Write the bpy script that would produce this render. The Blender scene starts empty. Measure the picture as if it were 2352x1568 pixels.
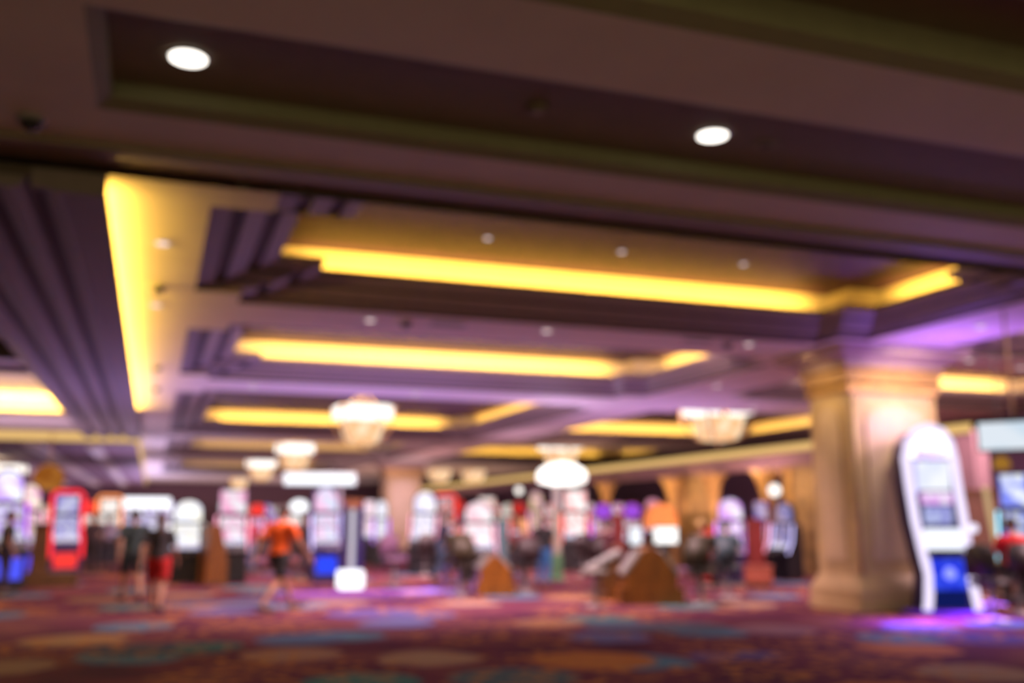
import bpy, bmesh, math, random
from mathutils import Vector, Matrix
S = bpy.context.scene
C = S.collection
random.seed(7)

# ---------------------------------------------------------------- camera
H = 1.55
YAW, PITCH, FPX = math.radians(19.87), math.radians(10.28), 2249.0
cam_d = bpy.data.cameras.new('camera'); cam = bpy.data.objects.new('camera', cam_d); C.objects.link(cam)
cam.location = (0, 0, H)
cam.rotation_euler = (math.pi/2 + PITCH, 0, -YAW)
cam_d.sensor_width = 36.0; cam_d.lens = FPX/2352*36.0
cam_d.clip_start = 0.05; cam_d.clip_end = 300
cam_d.dof.use_dof = True; cam_d.dof.focus_distance = 0.85; cam_d.dof.aperture_fstop = 3.3
S.camera = cam
S.view_settings.view_transform = 'Standard'; S.view_settings.look = 'None'
S.view_settings.exposure = 0.45; S.view_settings.gamma = 1.0
S.view_settings.use_curve_mapping = False
S.cycles.use_denoising = True
S.cycles.max_bounces = 4; S.cycles.diffuse_bounces = 3; S.cycles.glossy_bounces = 2
S.cycles.use_adaptive_sampling = True; S.cycles.adaptive_threshold = .10
S.cycles.caustics_reflective = False; S.cycles.caustics_refractive = False
# ---------------------------------------------------------------- dim warm light of the hall behind the camera
W = bpy.data.worlds.new('world'); S.world = W; W.use_nodes = True
W.node_tree.nodes['Background'].inputs[0].default_value = (1.0, 0.82, 0.40, 1)
W.node_tree.nodes['Background'].inputs[1].default_value = 0.58

def area(name, loc, sx, sy, power, col, direction=(0,0,-1), spread=math.pi):
    l = bpy.data.lights.new(name, 'AREA'); l.shape = 'RECTANGLE'; l.size = sx; l.size_y = sy
    l.energy = power; l.color = col; l.spread = spread
    o = bpy.data.objects.new(name, l); C.objects.link(o); o.location = loc
    d = Vector(direction).normalized()
    z = -d
    # keep the local x axis horizontal and along the strip
    ax = Vector((1,0,0)) if abs(d.x) < 0.3 else Vector((0,1,0))
    x = (ax - z*ax.dot(z)).normalized(); y = z.cross(x)
    o.rotation_euler = Matrix((x, y, z)).transposed().to_euler()
    return o
def point(name, loc, power, col, r=0.15):
    l = bpy.data.lights.new(name, 'POINT'); l.energy = power; l.color = col; l.shadow_soft_size = r
    o = bpy.data.objects.new(name, l); C.objects.link(o); o.location = loc
    return o

# ---------------------------------------------------------------- finding places in the hall
cF = Vector((math.sin(YAW)*math.cos(PITCH), math.cos(YAW)*math.cos(PITCH), math.sin(PITCH)))
cR = Vector((math.cos(YAW), -math.sin(YAW), 0)); cU = cR.cross(cF)
def ray(x, y): return cF*FPX + cR*(x-1176) + cU*(784-y)
def spot(px, dist):
    "floor point in the direction of image column px (at eye level) at depth dist along the view"
    d = ray(px, 1192); k = dist/(d.x*math.sin(YAW)+d.y*math.cos(YAW))
    return Vector((d.x*k, d.y*k, 0))
def onfloor(px, py):
    d = ray(px, py); t = -H/d.z
    return Vector((d.x*t, d.y*t, 0))
def zat(py, dist): return H + (1192-py)*dist/2286.0
def facing(p, turn=0):
    "heading that turns a thing's front (its -Y side) to the camera"
    return math.atan2(p.x, p.y)*-1 + math.radians(turn)

# ---------------------------------------------------------------- materials
MATS = {}
def mat(name, col, rough=0.6, metal=0.0, bump=0.0, var=0.12, scale=6.0, coat=0.0):
    if name in MATS: return MATS[name]
    m = bpy.data.materials.new(name); m.use_nodes = True; nt = m.node_tree; b = nt.nodes['Principled BSDF']
    b.inputs['Roughness'].default_value = rough; b.inputs['Metallic'].default_value = metal
    if coat: b.inputs['Coat Weight'].default_value = coat
    tc = nt.nodes.new('ShaderNodeTexCoord'); n = nt.nodes.new('ShaderNodeTexNoise')
    n.inputs['Scale'].default_value = scale; n.inputs['Detail'].default_value = 4
    nt.links.new(tc.outputs['Object'], n.inputs['Vector'])
    r = nt.nodes.new('ShaderNodeValToRGB'); r.color_ramp.elements[0].position = .3; r.color_ramp.elements[1].position = .7
    r.color_ramp.elements[0].color = tuple(c*(1-var) for c in col)+(1,)
    r.color_ramp.elements[1].color = tuple(min(1, c*(1+var)) for c in col)+(1,)
    nt.links.new(n.outputs['Fac'], r.inputs['Fac']); nt.links.new(r.outputs['Color'], b.inputs['Base Color'])
    if bump:
        bp = nt.nodes.new('ShaderNodeBump'); bp.inputs['Strength'].default_value = bump
        nt.links.new(n.outputs['Fac'], bp.inputs['Height']); nt.links.new(bp.outputs['Normal'], b.inputs['Normal'])
    MATS[name] = m; return m
def wood(name, c1, c2):
    m = bpy.data.materials.new(name); m.use_nodes = True; nt = m.node_tree; b = nt.nodes['Principled BSDF']
    b.inputs['Roughness'].default_value = .35
    tc = nt.nodes.new('ShaderNodeTexCoord'); mp = nt.nodes.new('ShaderNodeMapping'); mp.inputs['Scale'].default_value = (7, 7, .8)
    n = nt.nodes.new('ShaderNodeTexNoise'); n.inputs['Scale'].default_value = 2.5; n.inputs['Detail'].default_value = 6; n.inputs['Distortion'].default_value = 1.2
    r = nt.nodes.new('ShaderNodeValToRGB'); r.color_ramp.elements[0].position = .35; r.color_ramp.elements[1].position = .65
    r.color_ramp.elements[0].color = c1+(1,); r.color_ramp.elements[1].color = c2+(1,)
    nt.links.new(tc.outputs['Object'], mp.inputs['Vector']); nt.links.new(mp.outputs['Vector'], n.inputs['Vector'])
    nt.links.new(n.outputs['Fac'], r.inputs['Fac']); nt.links.new(r.outputs['Color'], b.inputs['Base Color'])
    return m
def glow(name, col, strength, col2=None, scale=5.0):
    "a lit screen, lamp glass or LED panel; a second colour makes a busy picture on the screen"
    if name in MATS: return MATS[name]
    m = bpy.data.materials.new(name); m.use_nodes = True; nt = m.node_tree
    for n in list(nt.nodes): nt.nodes.remove(n)
    out = nt.nodes.new('ShaderNodeOutputMaterial'); e = nt.nodes.new('ShaderNodeEmission'); e.inputs['Strength'].default_value = strength
    nt.links.new(e.outputs[0], out.inputs[0])
    if col2:
        tc = nt.nodes.new('ShaderNodeTexCoord'); v = nt.nodes.new('ShaderNodeTexVoronoi'); v.inputs['Scale'].default_value = scale
        nt.links.new(tc.outputs['Object'], v.inputs['Vector'])
        r = nt.nodes.new('ShaderNodeValToRGB'); r.color_ramp.elements[0].position = .42; r.color_ramp.elements[1].position = .6
        r.color_ramp.elements[0].color = tuple(col)+(1,); r.color_ramp.elements[1].color = tuple(col2)+(1,)
        nt.links.new(v.outputs['Distance'], r.inputs['Fac']); nt.links.new(r.outputs['Color'], e.inputs['Color'])
    else: e.inputs['Color'].default_value = tuple(col)+(1,)
    MATS[name] = m; return m

PAINT  = mat('ceiling_paint', (.60,.53,.43), .7, var=.04, scale=1.5)
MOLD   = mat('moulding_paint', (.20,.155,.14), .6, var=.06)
GROOVE = mat('groove_shade_brown', (.095,.07,.05), .7, var=.06)  # shade of the moulding steps put into a darker brown; speaker cap shares it
PANEL  = mat('recess_paint', (.20,.165,.10), .75, var=.05)
OLIVE  = mat('olive_edge_lit_tone', (.22,.21,.12), .7, var=.05)  # olive tint puts caught light into the trough edges; speaker grille shares it
COVEW  = mat('cove_white_paint', (.75,.68,.50), .8, var=.03)
DAMASK = mat('purple_damask', (.06,.018,.07), .6, var=.5, scale=9)
GOLDP  = mat('gold_leaf', (.44,.27,.09), .42, .35, var=.2, scale=8, bump=.3)
STONE  = mat('cream_stone', (.50,.36,.18), .5, var=.1, scale=3)
BLACK  = mat('black_laminate', (.012,.012,.014), .35, var=.3)
DARKBL = mat('midnight_blue_lacquer', (.03,.02,.12), .3, var=.15)
CHROME = mat('brushed_chrome', (.30,.30,.31), .5, .8, var=.05)
GREYM  = mat('grey_metal', (.30,.30,.29), .4, .3, var=.08)
LEATH  = mat('dark_leather', (.03,.02,.022), .5, var=.3, scale=20, bump=.2)
OLEATH = mat('olive_leather', (.035,.028,.012), .5, var=.3, scale=20, bump=.2)
WINEW  = mat('wine_lacquer', (.16,.02,.02), .35, var=.2)
MAUVEP = mat('mauve_paint', (.20,.11,.13), .7, var=.12, scale=2)
BROWNP = mat('brown_wall_panel', (.13,.06,.04), .6, var=.2, scale=2)
WOOD   = wood('amber_wood', (.13,.042,.004), (.24,.085,.008))
DWOOD  = wood('walnut_wood', (.07,.03,.008), (.14,.06,.015))
LAMPW  = glow('lamp_white', (1,.93,.84), 2.6)
LAMPS  = glow('small_lamp_lens', (1,.78,.78), .85)
SHADEW = glow('shade_glass_white', (1,.93,.86), 1.3)
SHADEO = glow('shade_glass_amber', (1,.50,.23), .80, (1,.76,.50), 3.0)
FASCIA_GLOW = glow('lit_fascia_glow', (1,.62,.22), .62)  # emission stands in for light falling on the far fascias and cornice

# ---------------------------------------------------------------- mesh helpers
def new(name, bm, m, parent=None, smooth=False, loc=None, rotz=None):
    me = bpy.data.meshes.new(name); bm.normal_update(); bm.to_mesh(me); bm.free()
    for x in (m if isinstance(m, (list, tuple)) else [m]): me.materials.append(x)
    if smooth: me.polygons.foreach_set('use_smooth', [True]*len(me.polygons))
    o = bpy.data.objects.new(name, me); C.objects.link(o)
    if parent is not None: o.parent = parent
    if loc is not None: o.location = loc
    if rotz is not None: o.rotation_euler = (0, 0, rotz)
    return o
def tag(o, label, cat, group=None):
    o['label'] = label; o['category'] = cat
    if group: o['group'] = group
    return o
def thing(name, label, cat, loc=(0,0,0), rotz=0, group=None):
    o = bpy.data.objects.new(name, None); C.objects.link(o); o.empty_display_size = .2
    o.location = loc; o.rotation_euler = (0, 0, rotz)
    return tag(o, label, cat, group)
def struct(name, bm, m):
    o = new(name, bm, m); o['kind'] = 'structure'; return o
def dup(root, loc, rotz, label, group=None, scale=None):
    r = root.copy(); C.objects.link(r); r.location = loc; r.rotation_euler = (0, 0, rotz); r['label'] = label
    if group: r['group'] = group
    if scale: r.scale = scale
    for ch in list(root.children):
        c = ch.copy(); C.objects.link(c); c.parent = r
        for g in list(ch.children):
            d = g.copy(); C.objects.link(d); d.parent = c
    return r
def box(bm, x0, x1, y0, y1, z0, z1, mi=0, bev=0.0):
    r = bmesh.ops.create_cube(bm, size=1.0)
    vs = r['verts']
    for v in vs:
        v.co = Vector((x0 if v.co.x < 0 else x1, y0 if v.co.y < 0 else y1, z0 if v.co.z < 0 else z1))
    fs = {f for v in vs for f in v.link_faces}
    for f in fs: f.material_index = mi
    if bev:
        es = {e for v in vs for e in v.link_edges}
        bmesh.ops.bevel(bm, geom=list(es), offset=bev, segments=2, affect='EDGES')
    return bm
def B(*a, **k): return box(bmesh.new(), *a, **k)
def prism(bm, pts, a0, a1, axis='x', mi=0):
    "extrude a 2D outline: axis x -> pts are (y,z); axis y -> pts are (x,z); axis z -> (x,y)"
    def mk(p, a):
        return {'x': (a, p[0], p[1]), 'y': (p[0], a, p[1]), 'z': (p[0], p[1], a)}[axis]
    A = [bm.verts.new(mk(p, a0)) for p in pts]; Bv = [bm.verts.new(mk(p, a1)) for p in pts]
    n = len(pts); fs = [bm.faces.new(A), bm.faces.new(list(reversed(Bv)))]
    for i in range(n): fs.append(bm.faces.new((A[i], Bv[i], Bv[(i+1) % n], A[(i+1) % n])))
    for f in fs: f.material_index = mi
    bmesh.ops.recalc_face_normals(bm, faces=fs)
    return bm
def lathe(bm, prof, n=24, mi=0, sq=0):
    "turn a (radius, z) profile about the z axis; sq=4 gives a square section of half-width radius"
    N = sq or n; off = math.pi/4 if sq else 0; k = math.sqrt(2) if sq == 4 else 1
    rings = []
    for r, z in prof:
        rings.append([bm.verts.new((k*r*math.cos(off+2*math.pi*i/N), k*r*math.sin(off+2*math.pi*i/N), z)) for i in range(N)])
    fs = []
    for a, b in zip(rings, rings[1:]):
        for i in range(N): fs.append(bm.faces.new((a[i], a[(i+1) % N], b[(i+1) % N], b[i])))
    fs.append(bm.faces.new(list(reversed(rings[0])))); fs.append(bm.faces.new(rings[-1]))
    for f in fs: f.material_index = mi
    return bm
def tube(bm, pts, r, n=8, mi=0):
    pts = [Vector(p) for p in pts]; rings = []
    for i, p in enumerate(pts):
        t = (pts[min(i+1, len(pts)-1)] - pts[max(i-1, 0)]).normalized()
        a = Vector((0, 1, 0)) if abs(t.y) < .9 else Vector((1, 0, 0))
        u = t.cross(a).normalized(); w = t.cross(u)
        rings.append([bm.verts.new(p + u*r*math.cos(2*math.pi*k/n) + w*r*math.sin(2*math.pi*k/n)) for k in range(n)])
    fs = []
    for a, b in zip(rings, rings[1:]):
        for k in range(n): fs.append(bm.faces.new((a[k], a[(k+1) % n], b[(k+1) % n], b[k])))
    fs.append(bm.faces.new(rings[0])); fs.append(bm.faces.new(rings[-1]))
    for f in fs: f.material_index = mi
    bmesh.ops.recalc_face_normals(bm, faces=fs)
    return bm
def disc(bm, r, z, n=24, mi=0, sx=1, sy=1, cx=0, cy=0):
    f = bm.faces.new([bm.verts.new((cx+sx*r*math.cos(2*math.pi*i/n), cy+sy*r*math.sin(2*math.pi*i/n), z)) for i in range(n)])
    f.material_index = mi; return bm

# ================================================================ FLOOR
def carpet():
    m = bpy.data.materials.new('patterned_carpet'); m.use_nodes = True; nt = m.node_tree; b = nt.nodes['Principled BSDF']
    b.inputs['Roughness'].default_value = .95; b.inputs['Specular IOR Level'].default_value = .1
    N = nt.nodes.new; L = nt.links.new
    g = N('ShaderNodeNewGeometry')
    flat = N('ShaderNodeVectorMath'); flat.operation = 'MULTIPLY'; flat.inputs[1].default_value = (1,1,0)
    L(g.outputs['Position'], flat.inputs[0])
    wob = N('ShaderNodeTexNoise'); wob.inputs['Scale'].default_value = 1.6; L(flat.outputs[0], wob.inputs['Vector'])
    wv = N('ShaderNodeVectorMath'); wv.operation = 'MULTIPLY_ADD'; wv.inputs[1].default_value = (.35,.35,0)
    L(wob.outputs['Color'], wv.inputs[0]); L(flat.outputs[0], wv.inputs[2])
    # maroon ground with slow colour drift
    n1 = N('ShaderNodeTexNoise'); n1.inputs['Scale'].default_value = .75; n1.inputs['Detail'].default_value = 2; L(flat.outputs[0], n1.inputs['Vector'])
    base = N('ShaderNodeValToRGB'); cr = base.color_ramp
    cr.elements[0].position = .30; cr.elements[0].color = (.060,.015,.045,1)
    cr.elements[1].position = .72; cr.elements[1].color = (.19,.075,.065,1)
    e = cr.elements.new(.5); e.color = (.115,.028,.055,1)
    L(n1.outputs['Fac'], base.inputs['Fac'])
    col = base.outputs['Color']
    def mix(fac, c, prev):
        mx = N('ShaderNodeMix'); mx.data_type = 'RGBA'; L(fac, mx.inputs[0]); L(prev, mx.inputs[6]); mx.inputs[7].default_value = c
        return mx.outputs[2]
    # repeating medallions
    vo = N('ShaderNodeTexVoronoi'); vo.voronoi_dimensions = '2D'; vo.inputs['Scale'].default_value = .42; L(wv.outputs[0], vo.inputs['Vector'])
    mr = N('ShaderNodeMapRange'); mr.inputs[1].default_value = .26; mr.inputs[2].default_value = .23; L(vo.outputs['Distance'], mr.inputs[0])
    cc = N('ShaderNodeValToRGB'); cc.color_ramp.interpolation = 'CONSTANT'; k = cc.color_ramp
    k.elements[0].position = 0; k.elements[0].color = (.07,.16,.26,1)
    k.elements[1].position = .3; k.elements[1].color = (.30,.20,.15,1)
    for p_, c_ in ((.5,(.12,.13,.30,1)), (.68,(.38,.15,.05,1)), (.84,(.05,.14,.16,1))):
        q = k.elements.new(p_); q.color = c_
    sp = N('ShaderNodeSeparateColor'); L(vo.outputs['Color'], sp.inputs[0]); L(sp.outputs[0], cc.inputs['Fac'])
    mx = N('ShaderNodeMix'); mx.data_type = 'RGBA'; L(mr.outputs[0], mx.inputs[0]); L(col, mx.inputs[6]); L(cc.outputs[0], mx.inputs[7]); col = mx.outputs[2]
    # the medallions nearest the camera
    for (px, py, hw, c) in [(170,1470,110,(.42,.26,.13)), (420,1490,110,(.06,.12,.17)), (300,1492,100,(.05,.09,.15)), (480,1484,75,(.05,.16,.17)),
                            (690,1468,100,(.09,.17,.34)), (670,1503,112,(.42,.25,.20)), (1365,1515,142,(.48,.19,.06)),
                            (1180,1556,150,(.09,.14,.19)), (1440,1438,100,(.11,.13,.22)), (1570,1440,100,(.11,.14,.20)), (1260,1430,82,(.42,.22,.14)),
                            (1780,1446,92,(.30,.17,.22)), (560,1384,70,(.14,.20,.34)), (440,1386,60,(.12,.16,.30)),
                            (860,1408,110,(.12,.10,.34)), (960,1412,90,(.12,.12,.32)), (2270,1466,110,(.09,.07,.32)), (1640,1508,60,(.12,.10,.30)), (1740,1504,60,(.10,.10,.32)),
                            (230,1376,70,(.32,.20,.12)), (1330,1372,80,(.40,.22,.12))]:
        p = onfloor(px, py); r = hw/2286.0*p.length
        s = N('ShaderNodeVectorMath'); s.operation = 'DISTANCE'; L(flat.outputs[0], s.inputs[0]); s.inputs[1].default_value = (p.x, p.y, 0)
        q = N('ShaderNodeMapRange'); q.inputs[1].default_value = r*1.04; q.inputs[2].default_value = r*.92; L(s.outputs['Value'], q.inputs[0])
        col = mix(q.outputs[0], tuple(v*.72 for v in c)+(1,), col)
    # orange scrolls
    mu = N('ShaderNodeTexNoise'); mu.inputs['Scale'].default_value = 2.3; mu.inputs['Detail'].default_value = 1; mu.inputs['Distortion'].default_value = 1.6
    L(flat.outputs[0], mu.inputs['Vector'])
    m1 = N('ShaderNodeMapRange'); m1.inputs[1].default_value = .63; m1.inputs[2].default_value = .67; L(mu.outputs['Fac'], m1.inputs[0])
    n3 = N('ShaderNodeTexNoise'); n3.inputs['Scale'].default_value = .5; n3.inputs['Detail'].default_value = 1; L(flat.outputs[0], n3.inputs['Vector'])
    m3 = N('ShaderNodeMapRange'); m3.inputs[1].default_value = .50; m3.inputs[2].default_value = .56; L(n3.outputs['Fac'], m3.inputs[0])
    vd = N('ShaderNodeTexVoronoi'); vd.voronoi_dimensions = '2D'; vd.inputs['Scale'].default_value = 2.7; L(wv.outputs[0], vd.inputs['Vector'])
    md = N('ShaderNodeMapRange'); md.inputs[1].default_value = .23; md.inputs[2].default_value = .15; L(vd.outputs['Distance'], md.inputs[0])
    mm = N('ShaderNodeMath'); mm.operation = 'MAXIMUM'; L(m1.outputs[0], mm.inputs[0]); L(md.outputs[0], mm.inputs[1])
    zone = m3.outputs[0]
    for (px, py, hw) in ((640,1548,300), (1060,1462,150), (1350,1408,130), (1740,1492,230), (1250,1566,260), (430,1425,130), (2120,1530,170), (640,1440,160)):
        p = onfloor(px, py); r = hw/2286.0*p.length
        s = N('ShaderNodeVectorMath'); s.operation = 'DISTANCE'; L(flat.outputs[0], s.inputs[0]); s.inputs[1].default_value = (p.x, p.y, 0)
        q = N('ShaderNodeMapRange'); q.inputs[1].default_value = r; q.inputs[2].default_value = r*.8; L(s.outputs['Value'], q.inputs[0])
        x_ = N('ShaderNodeMath'); x_.operation = 'MAXIMUM'; L(zone, x_.inputs[0]); L(q.outputs[0], x_.inputs[1]); zone = x_.outputs[0]
    ml = N('ShaderNodeMath'); ml.operation = 'MULTIPLY'; L(mm.outputs[0], ml.inputs[0]); L(zone, ml.inputs[1])
    col = mix(ml.outputs[0], (.38,.165,.045,1), col)
    L(col, b.inputs['Base Color'])
    pile = N('ShaderNodeTexNoise'); pile.inputs['Scale'].default_value = 300; L(g.outputs['Position'], pile.inputs['Vector'])
    bp = N('ShaderNodeBump'); bp.inputs['Strength'].default_value = .3; L(pile.outputs['Fac'], bp.inputs['Height']); L(bp.outputs[0], b.inputs['Normal'])
    return m
XL, XR, YB, YF = -13.0, 27.0, -5.0, 86.0
struct('floor', B(XL, XR, YB, YF, -.1, 0), carpet())
struct('wall_left', B(XL-.2, XL, YB, YF, 0, 6), MAUVEP)
struct('wall_right', B(XR, XR+.2, YB, YF, 0, 6), BROWNP)
struct('wall_back', B(XL, XR, YF, YF+.2, 0, 6), MAUVEP)

# ================================================================ CEILING
ZB, ZL = 4.55, 4.90      # underside of the beams, underside of the coffer lips
def notched(x0, x1, y0, y1, n):
    if n <= 0: n = 1e-3
    return [(x0+n,y0),(x1-n,y0),(x1-n,y0+n),(x1,y0+n),(x1,y1-n),(x1-n,y1-n),(x1-n,y1),(x0+n,y1),(x0+n,y1-n),(x0,y1-n),(x0,y0+n),(x0+n,y0+n)]
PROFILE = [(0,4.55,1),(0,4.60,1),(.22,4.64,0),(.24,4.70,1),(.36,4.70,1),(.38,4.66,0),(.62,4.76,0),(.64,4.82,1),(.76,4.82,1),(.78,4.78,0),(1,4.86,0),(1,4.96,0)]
BEAMS = []          # rectangles of flat beam underside
TRIM = [0]
def coffer(x0, x1, y0, y1, ins, n=.6, wall=.62, top=5.40, panel=None, gl=1.0, hl=95, light=(1,.56,.09), sides='LRF'):
    panel = panel or DAMASK
    (il, ir, inr, ifr) = ins
    O = notched(x0, x1, y0, y1, n); Lp = notched(x0+il, x1-ir, y0+inr, y1-ifr, n)
    bm = bmesh.new(); prev = None
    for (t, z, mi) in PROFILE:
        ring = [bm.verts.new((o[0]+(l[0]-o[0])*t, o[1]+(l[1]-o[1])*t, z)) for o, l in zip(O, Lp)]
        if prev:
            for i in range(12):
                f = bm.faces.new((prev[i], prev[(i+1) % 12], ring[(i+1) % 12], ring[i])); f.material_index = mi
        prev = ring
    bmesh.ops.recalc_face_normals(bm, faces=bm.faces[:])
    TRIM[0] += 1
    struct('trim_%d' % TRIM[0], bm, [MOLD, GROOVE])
    # corner squares beside the notches
    if n > .01:
        for (a, c) in ((x0, y0), (x1-n, y0), (x0, y1-n), (x1-n, y1-n)): BEAMS.append((a, a+n, c, c+n))
    Wp = notched(x0+il-wall, x1-ir+wall, y0+inr-wall, y1-ifr+wall, n)
    bm = bmesh.new()
    r1 = [bm.verts.new((p[0], p[1], 4.96)) for p in Lp]; r2 = [bm.verts.new((p[0], p[1], 4.96)) for p in Wp]; r3 = [bm.verts.new((p[0], p[1], top)) for p in Wp]
    for a, b_ in ((r1, r2), (r2, r3)):
        for i in range(12):
            bm.faces.new((a[i], a[(i+1) % 12], b_[(i+1) % 12], b_[i]))
    struct('ceiling', bm, COVEW)
    bm = bmesh.new(); bm.faces.new([bm.verts.new((p[0], p[1], top)) for p in Wp])
    struct('ceiling', bm, panel)
    # cove lamps lying on the ledge behind the lip
    a0, a1, b0, b1 = x0+il, x1-ir, y0+inr, y1-ifr
    P = gl*8.5
    d = .14
    if 'F' in sides: area('cove_lamp_far', ((a0+a1)/2, b1+d, 5.0), a1-a0-.9, .06, P*(a1-a0), light, (0,1,.4), 2.4)
    if 'N' in sides: area('cove_lamp_near', ((a0+a1)/2, b0-d, 5.0), a1-a0-.9, .06, P*.4*(a1-a0), light, (0,-.2,1))
    if 'L' in sides: area('cove_lamp_left', (a0-d, (b0+b1)/2, 5.0), b1-b0-.9, .06, P*.7*(b1-b0), light, (-1,0,.4), 2.4)
    if 'R' in sides: area('cove_lamp_right', (a1+d, (b0+b1)/2, 5.0), b1-b0-.9, .06, P*.7*(b1-b0), light, (1,0,.4), 2.4)
    if 'H' in sides: area('coffer_fill', ((x0+x1)/2, b0+.15, 5.32), (x1-x0)*.7, .5, hl*(x1-x0), (1,.64,.68), (0,.15,-1))  # unseen fill added above the near lip to brighten the floor

coffer(.35, 11.3, 9.0, 14.0, (.98,.45,.85,.75), sides='LRFH', hl=3)
coffer(.35, 11.3, 15.6, 22.1, (.98,.45,.85,.9), gl=.8, sides='LRFH')
coffer(.35, 11.3, 24.0, 36.8, (1.05,.6,.9,1.0), gl=.6, sides='LRFH')
coffer(.35, 11.3, 38.6, 50.4, (1.05,.6,.9,.9), gl=.10, sides='FRH')
coffer(.35, 11.3, 52.6, 69.0, (1.05,.6,.9,.9), gl=.06, sides='FH')
coffer(13.1, 23.5, 9.0, 14.0, (.5,.9,.85,.75), sides='FH')
coffer(13.1, 23.5, 15.6, 21.2, (.5,.9,.85,.9), sides='FRH', gl=.7)
coffer(13.1, 23.5, 24.0, 36.2, (.7,.95,.9,.9), sides='FRH', gl=.5)
coffer(13.1, 24.5, 38.6, 50.4, (.7,.8,.9,.8), sides='FR', gl=.3)
def recess(x0, x1, y0, y1, z0, z1, wm, pm):
    bm = bmesh.new(); pts = [(x0,y0),(x1,y0),(x1,y1),(x0,y1)]
    a = [bm.verts.new((*p, z0)) for p in pts]; b_ = [bm.verts.new((*p, z1)) for p in pts]
    for k in range(4): bm.faces.new((a[k], a[(k+1)%4], b_[(k+1)%4], b_[k])).material_index = 0
    bm.faces.new(b_).material_index = 1
    struct('ceiling', bm, [wm, pm])
recess(-12.5, -2.50, 9.0, 20.3, 4.5, 4.85, GROOVE, PANEL)
recess(-12.5, -2.50, 21.9, 31.0, 4.5, 4.95, COVEW, COVEW)
TRIM[0] += 1; struct('trim_%d' % TRIM[0], B(-12.5, -2.50, 30.35, 31.0, 4.46, 4.54), MOLD)
area('cove_lamp_far', (-7.4, 30.65, 4.57), 9.6, .06, 150, (1,.66,.20), (0,.5,1))
area('cove_lamp_far', (-7.4, 30.5, 4.60), 9.6, .08, 420, (1,.60,.12), (0,-1,.8))
area('cove_lamp_near', (-7.4, 22.2, 4.60), 9.5, .08, 420, (1,.62,.12), (0,.8,1))
TRIM[0] += 1; struct('trim_%d' % TRIM[0], B(-12.5, -2.50, 21.5, 21.9, 4.44, 4.6), MOLD)

def rects():
    R = list(BEAMS)
    R += [(-12.6, 24.6, 3.0, 3.9)]
    R += [(-12.6, 24.6, 4.95, 5.9), (-12.6, -.57, 5.9, 7.48), (-12.6, 24.6, 7.48, 8.2)]      # round the near trough
    R += [(.35, 11.3, 14.0, 15.6), (.35, 11.3, 22.1, 24.0), (.35, 11.3, 36.8, 38.6), (.35, 11.3, 50.4, 52.6), (.35, 11.3, 69.0, 86)]
    R += [(11.3, 13.1, 9.0, 86)]
    R += [(13.1, 27, 14.0, 15.6), (13.1, 27, 21.2, 24.0), (13.1, 27, 36.2, 38.6), (13.1, 27, 50.4, 86)]
    R += [(23.5, 27, 9.0, 14.0), (23.5, 27, 15.6, 21.2), (23.5, 27, 24.0, 36.2), (24.5, 27, 38.6, 50.4)]
    R += [(-1.15, .35, 9.0, 86), (-13, -12.5, 9, 37.5), (-12.6, -1.15, 20.3, 21.9), (-12.6, -1.15, 30.4, 37.5), (-2.5, -1.15, 9.0, 20.3), (-2.5, -1.15, 21.9, 30.4)]
    return R
bm = bmesh.new()
for (a, b_, c, d) in rects(): bm.faces.new([bm.verts.new(v) for v in ((a,c,ZB),(a,d,ZB),(b_,d,ZB),(b_,c,ZB))])
struct('ceiling', bm, PAINT)
# structural slab far above, closes the hall
struct('ceiling', B(XL, XR, 2.5, YF, 5.75, 5.9), PANEL)
# near trough with the two big downlights
def trough(x0, x1, y0, y1, up, pm):
    bm = bmesh.new(); e = .10; Z0, Z1 = ZB, ZB+up
    o = [(x0,y0),(x1,y0),(x1,y1),(x0,y1)]; i = [(x0+e,y0+e),(x1-e,y0+e),(x1-e,y1-e*1.6),(x0+e,y1-e*1.6)]
    r1 = [bm.verts.new((*p, Z0)) for p in o]; r2 = [bm.verts.new((*p, Z0+.04)) for p in i]; r3 = [bm.verts.new((*p, Z1)) for p in i]
    for k in range(4):
        bm.faces.new((r1[k], r1[(k+1)%4], r2[(k+1)%4], r2[k])).material_index = 0
        bm.faces.new((r2[k], r2[(k+1)%4], r3[(k+1)%4], r3[k])).material_index = 0
    bm.faces.new(r3).material_index = 1
    TRIM[0] += 1
    return struct('trim_%d' % TRIM[0], bm, [OLIVE, pm])
trough(-.57, 24.6, 5.9, 7.48, .16, PANEL)
trough(-.57, 24.6, 3.9, 4.95, .25, PANEL)
# sloping bottom moulding along the far side of the near beam
bm = bmesh.new()
prof = [(8.2,4.55),(8.2,4.50),(8.32,4.50),(8.36,4.55),(8.62,4.57),(8.66,4.60),(9.0,4.62),(9.0,4.72),(8.2,4.72)]
prism(bm, prof, -12.6, 24.6, 'x')
TRIM[0] += 1; struct('trim_%d' % TRIM[0], bm, mat('beam_shade_tone', (.20,.15,.09), .65, var=.06))  # darker tone stands in for this moulding catching less light
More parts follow.
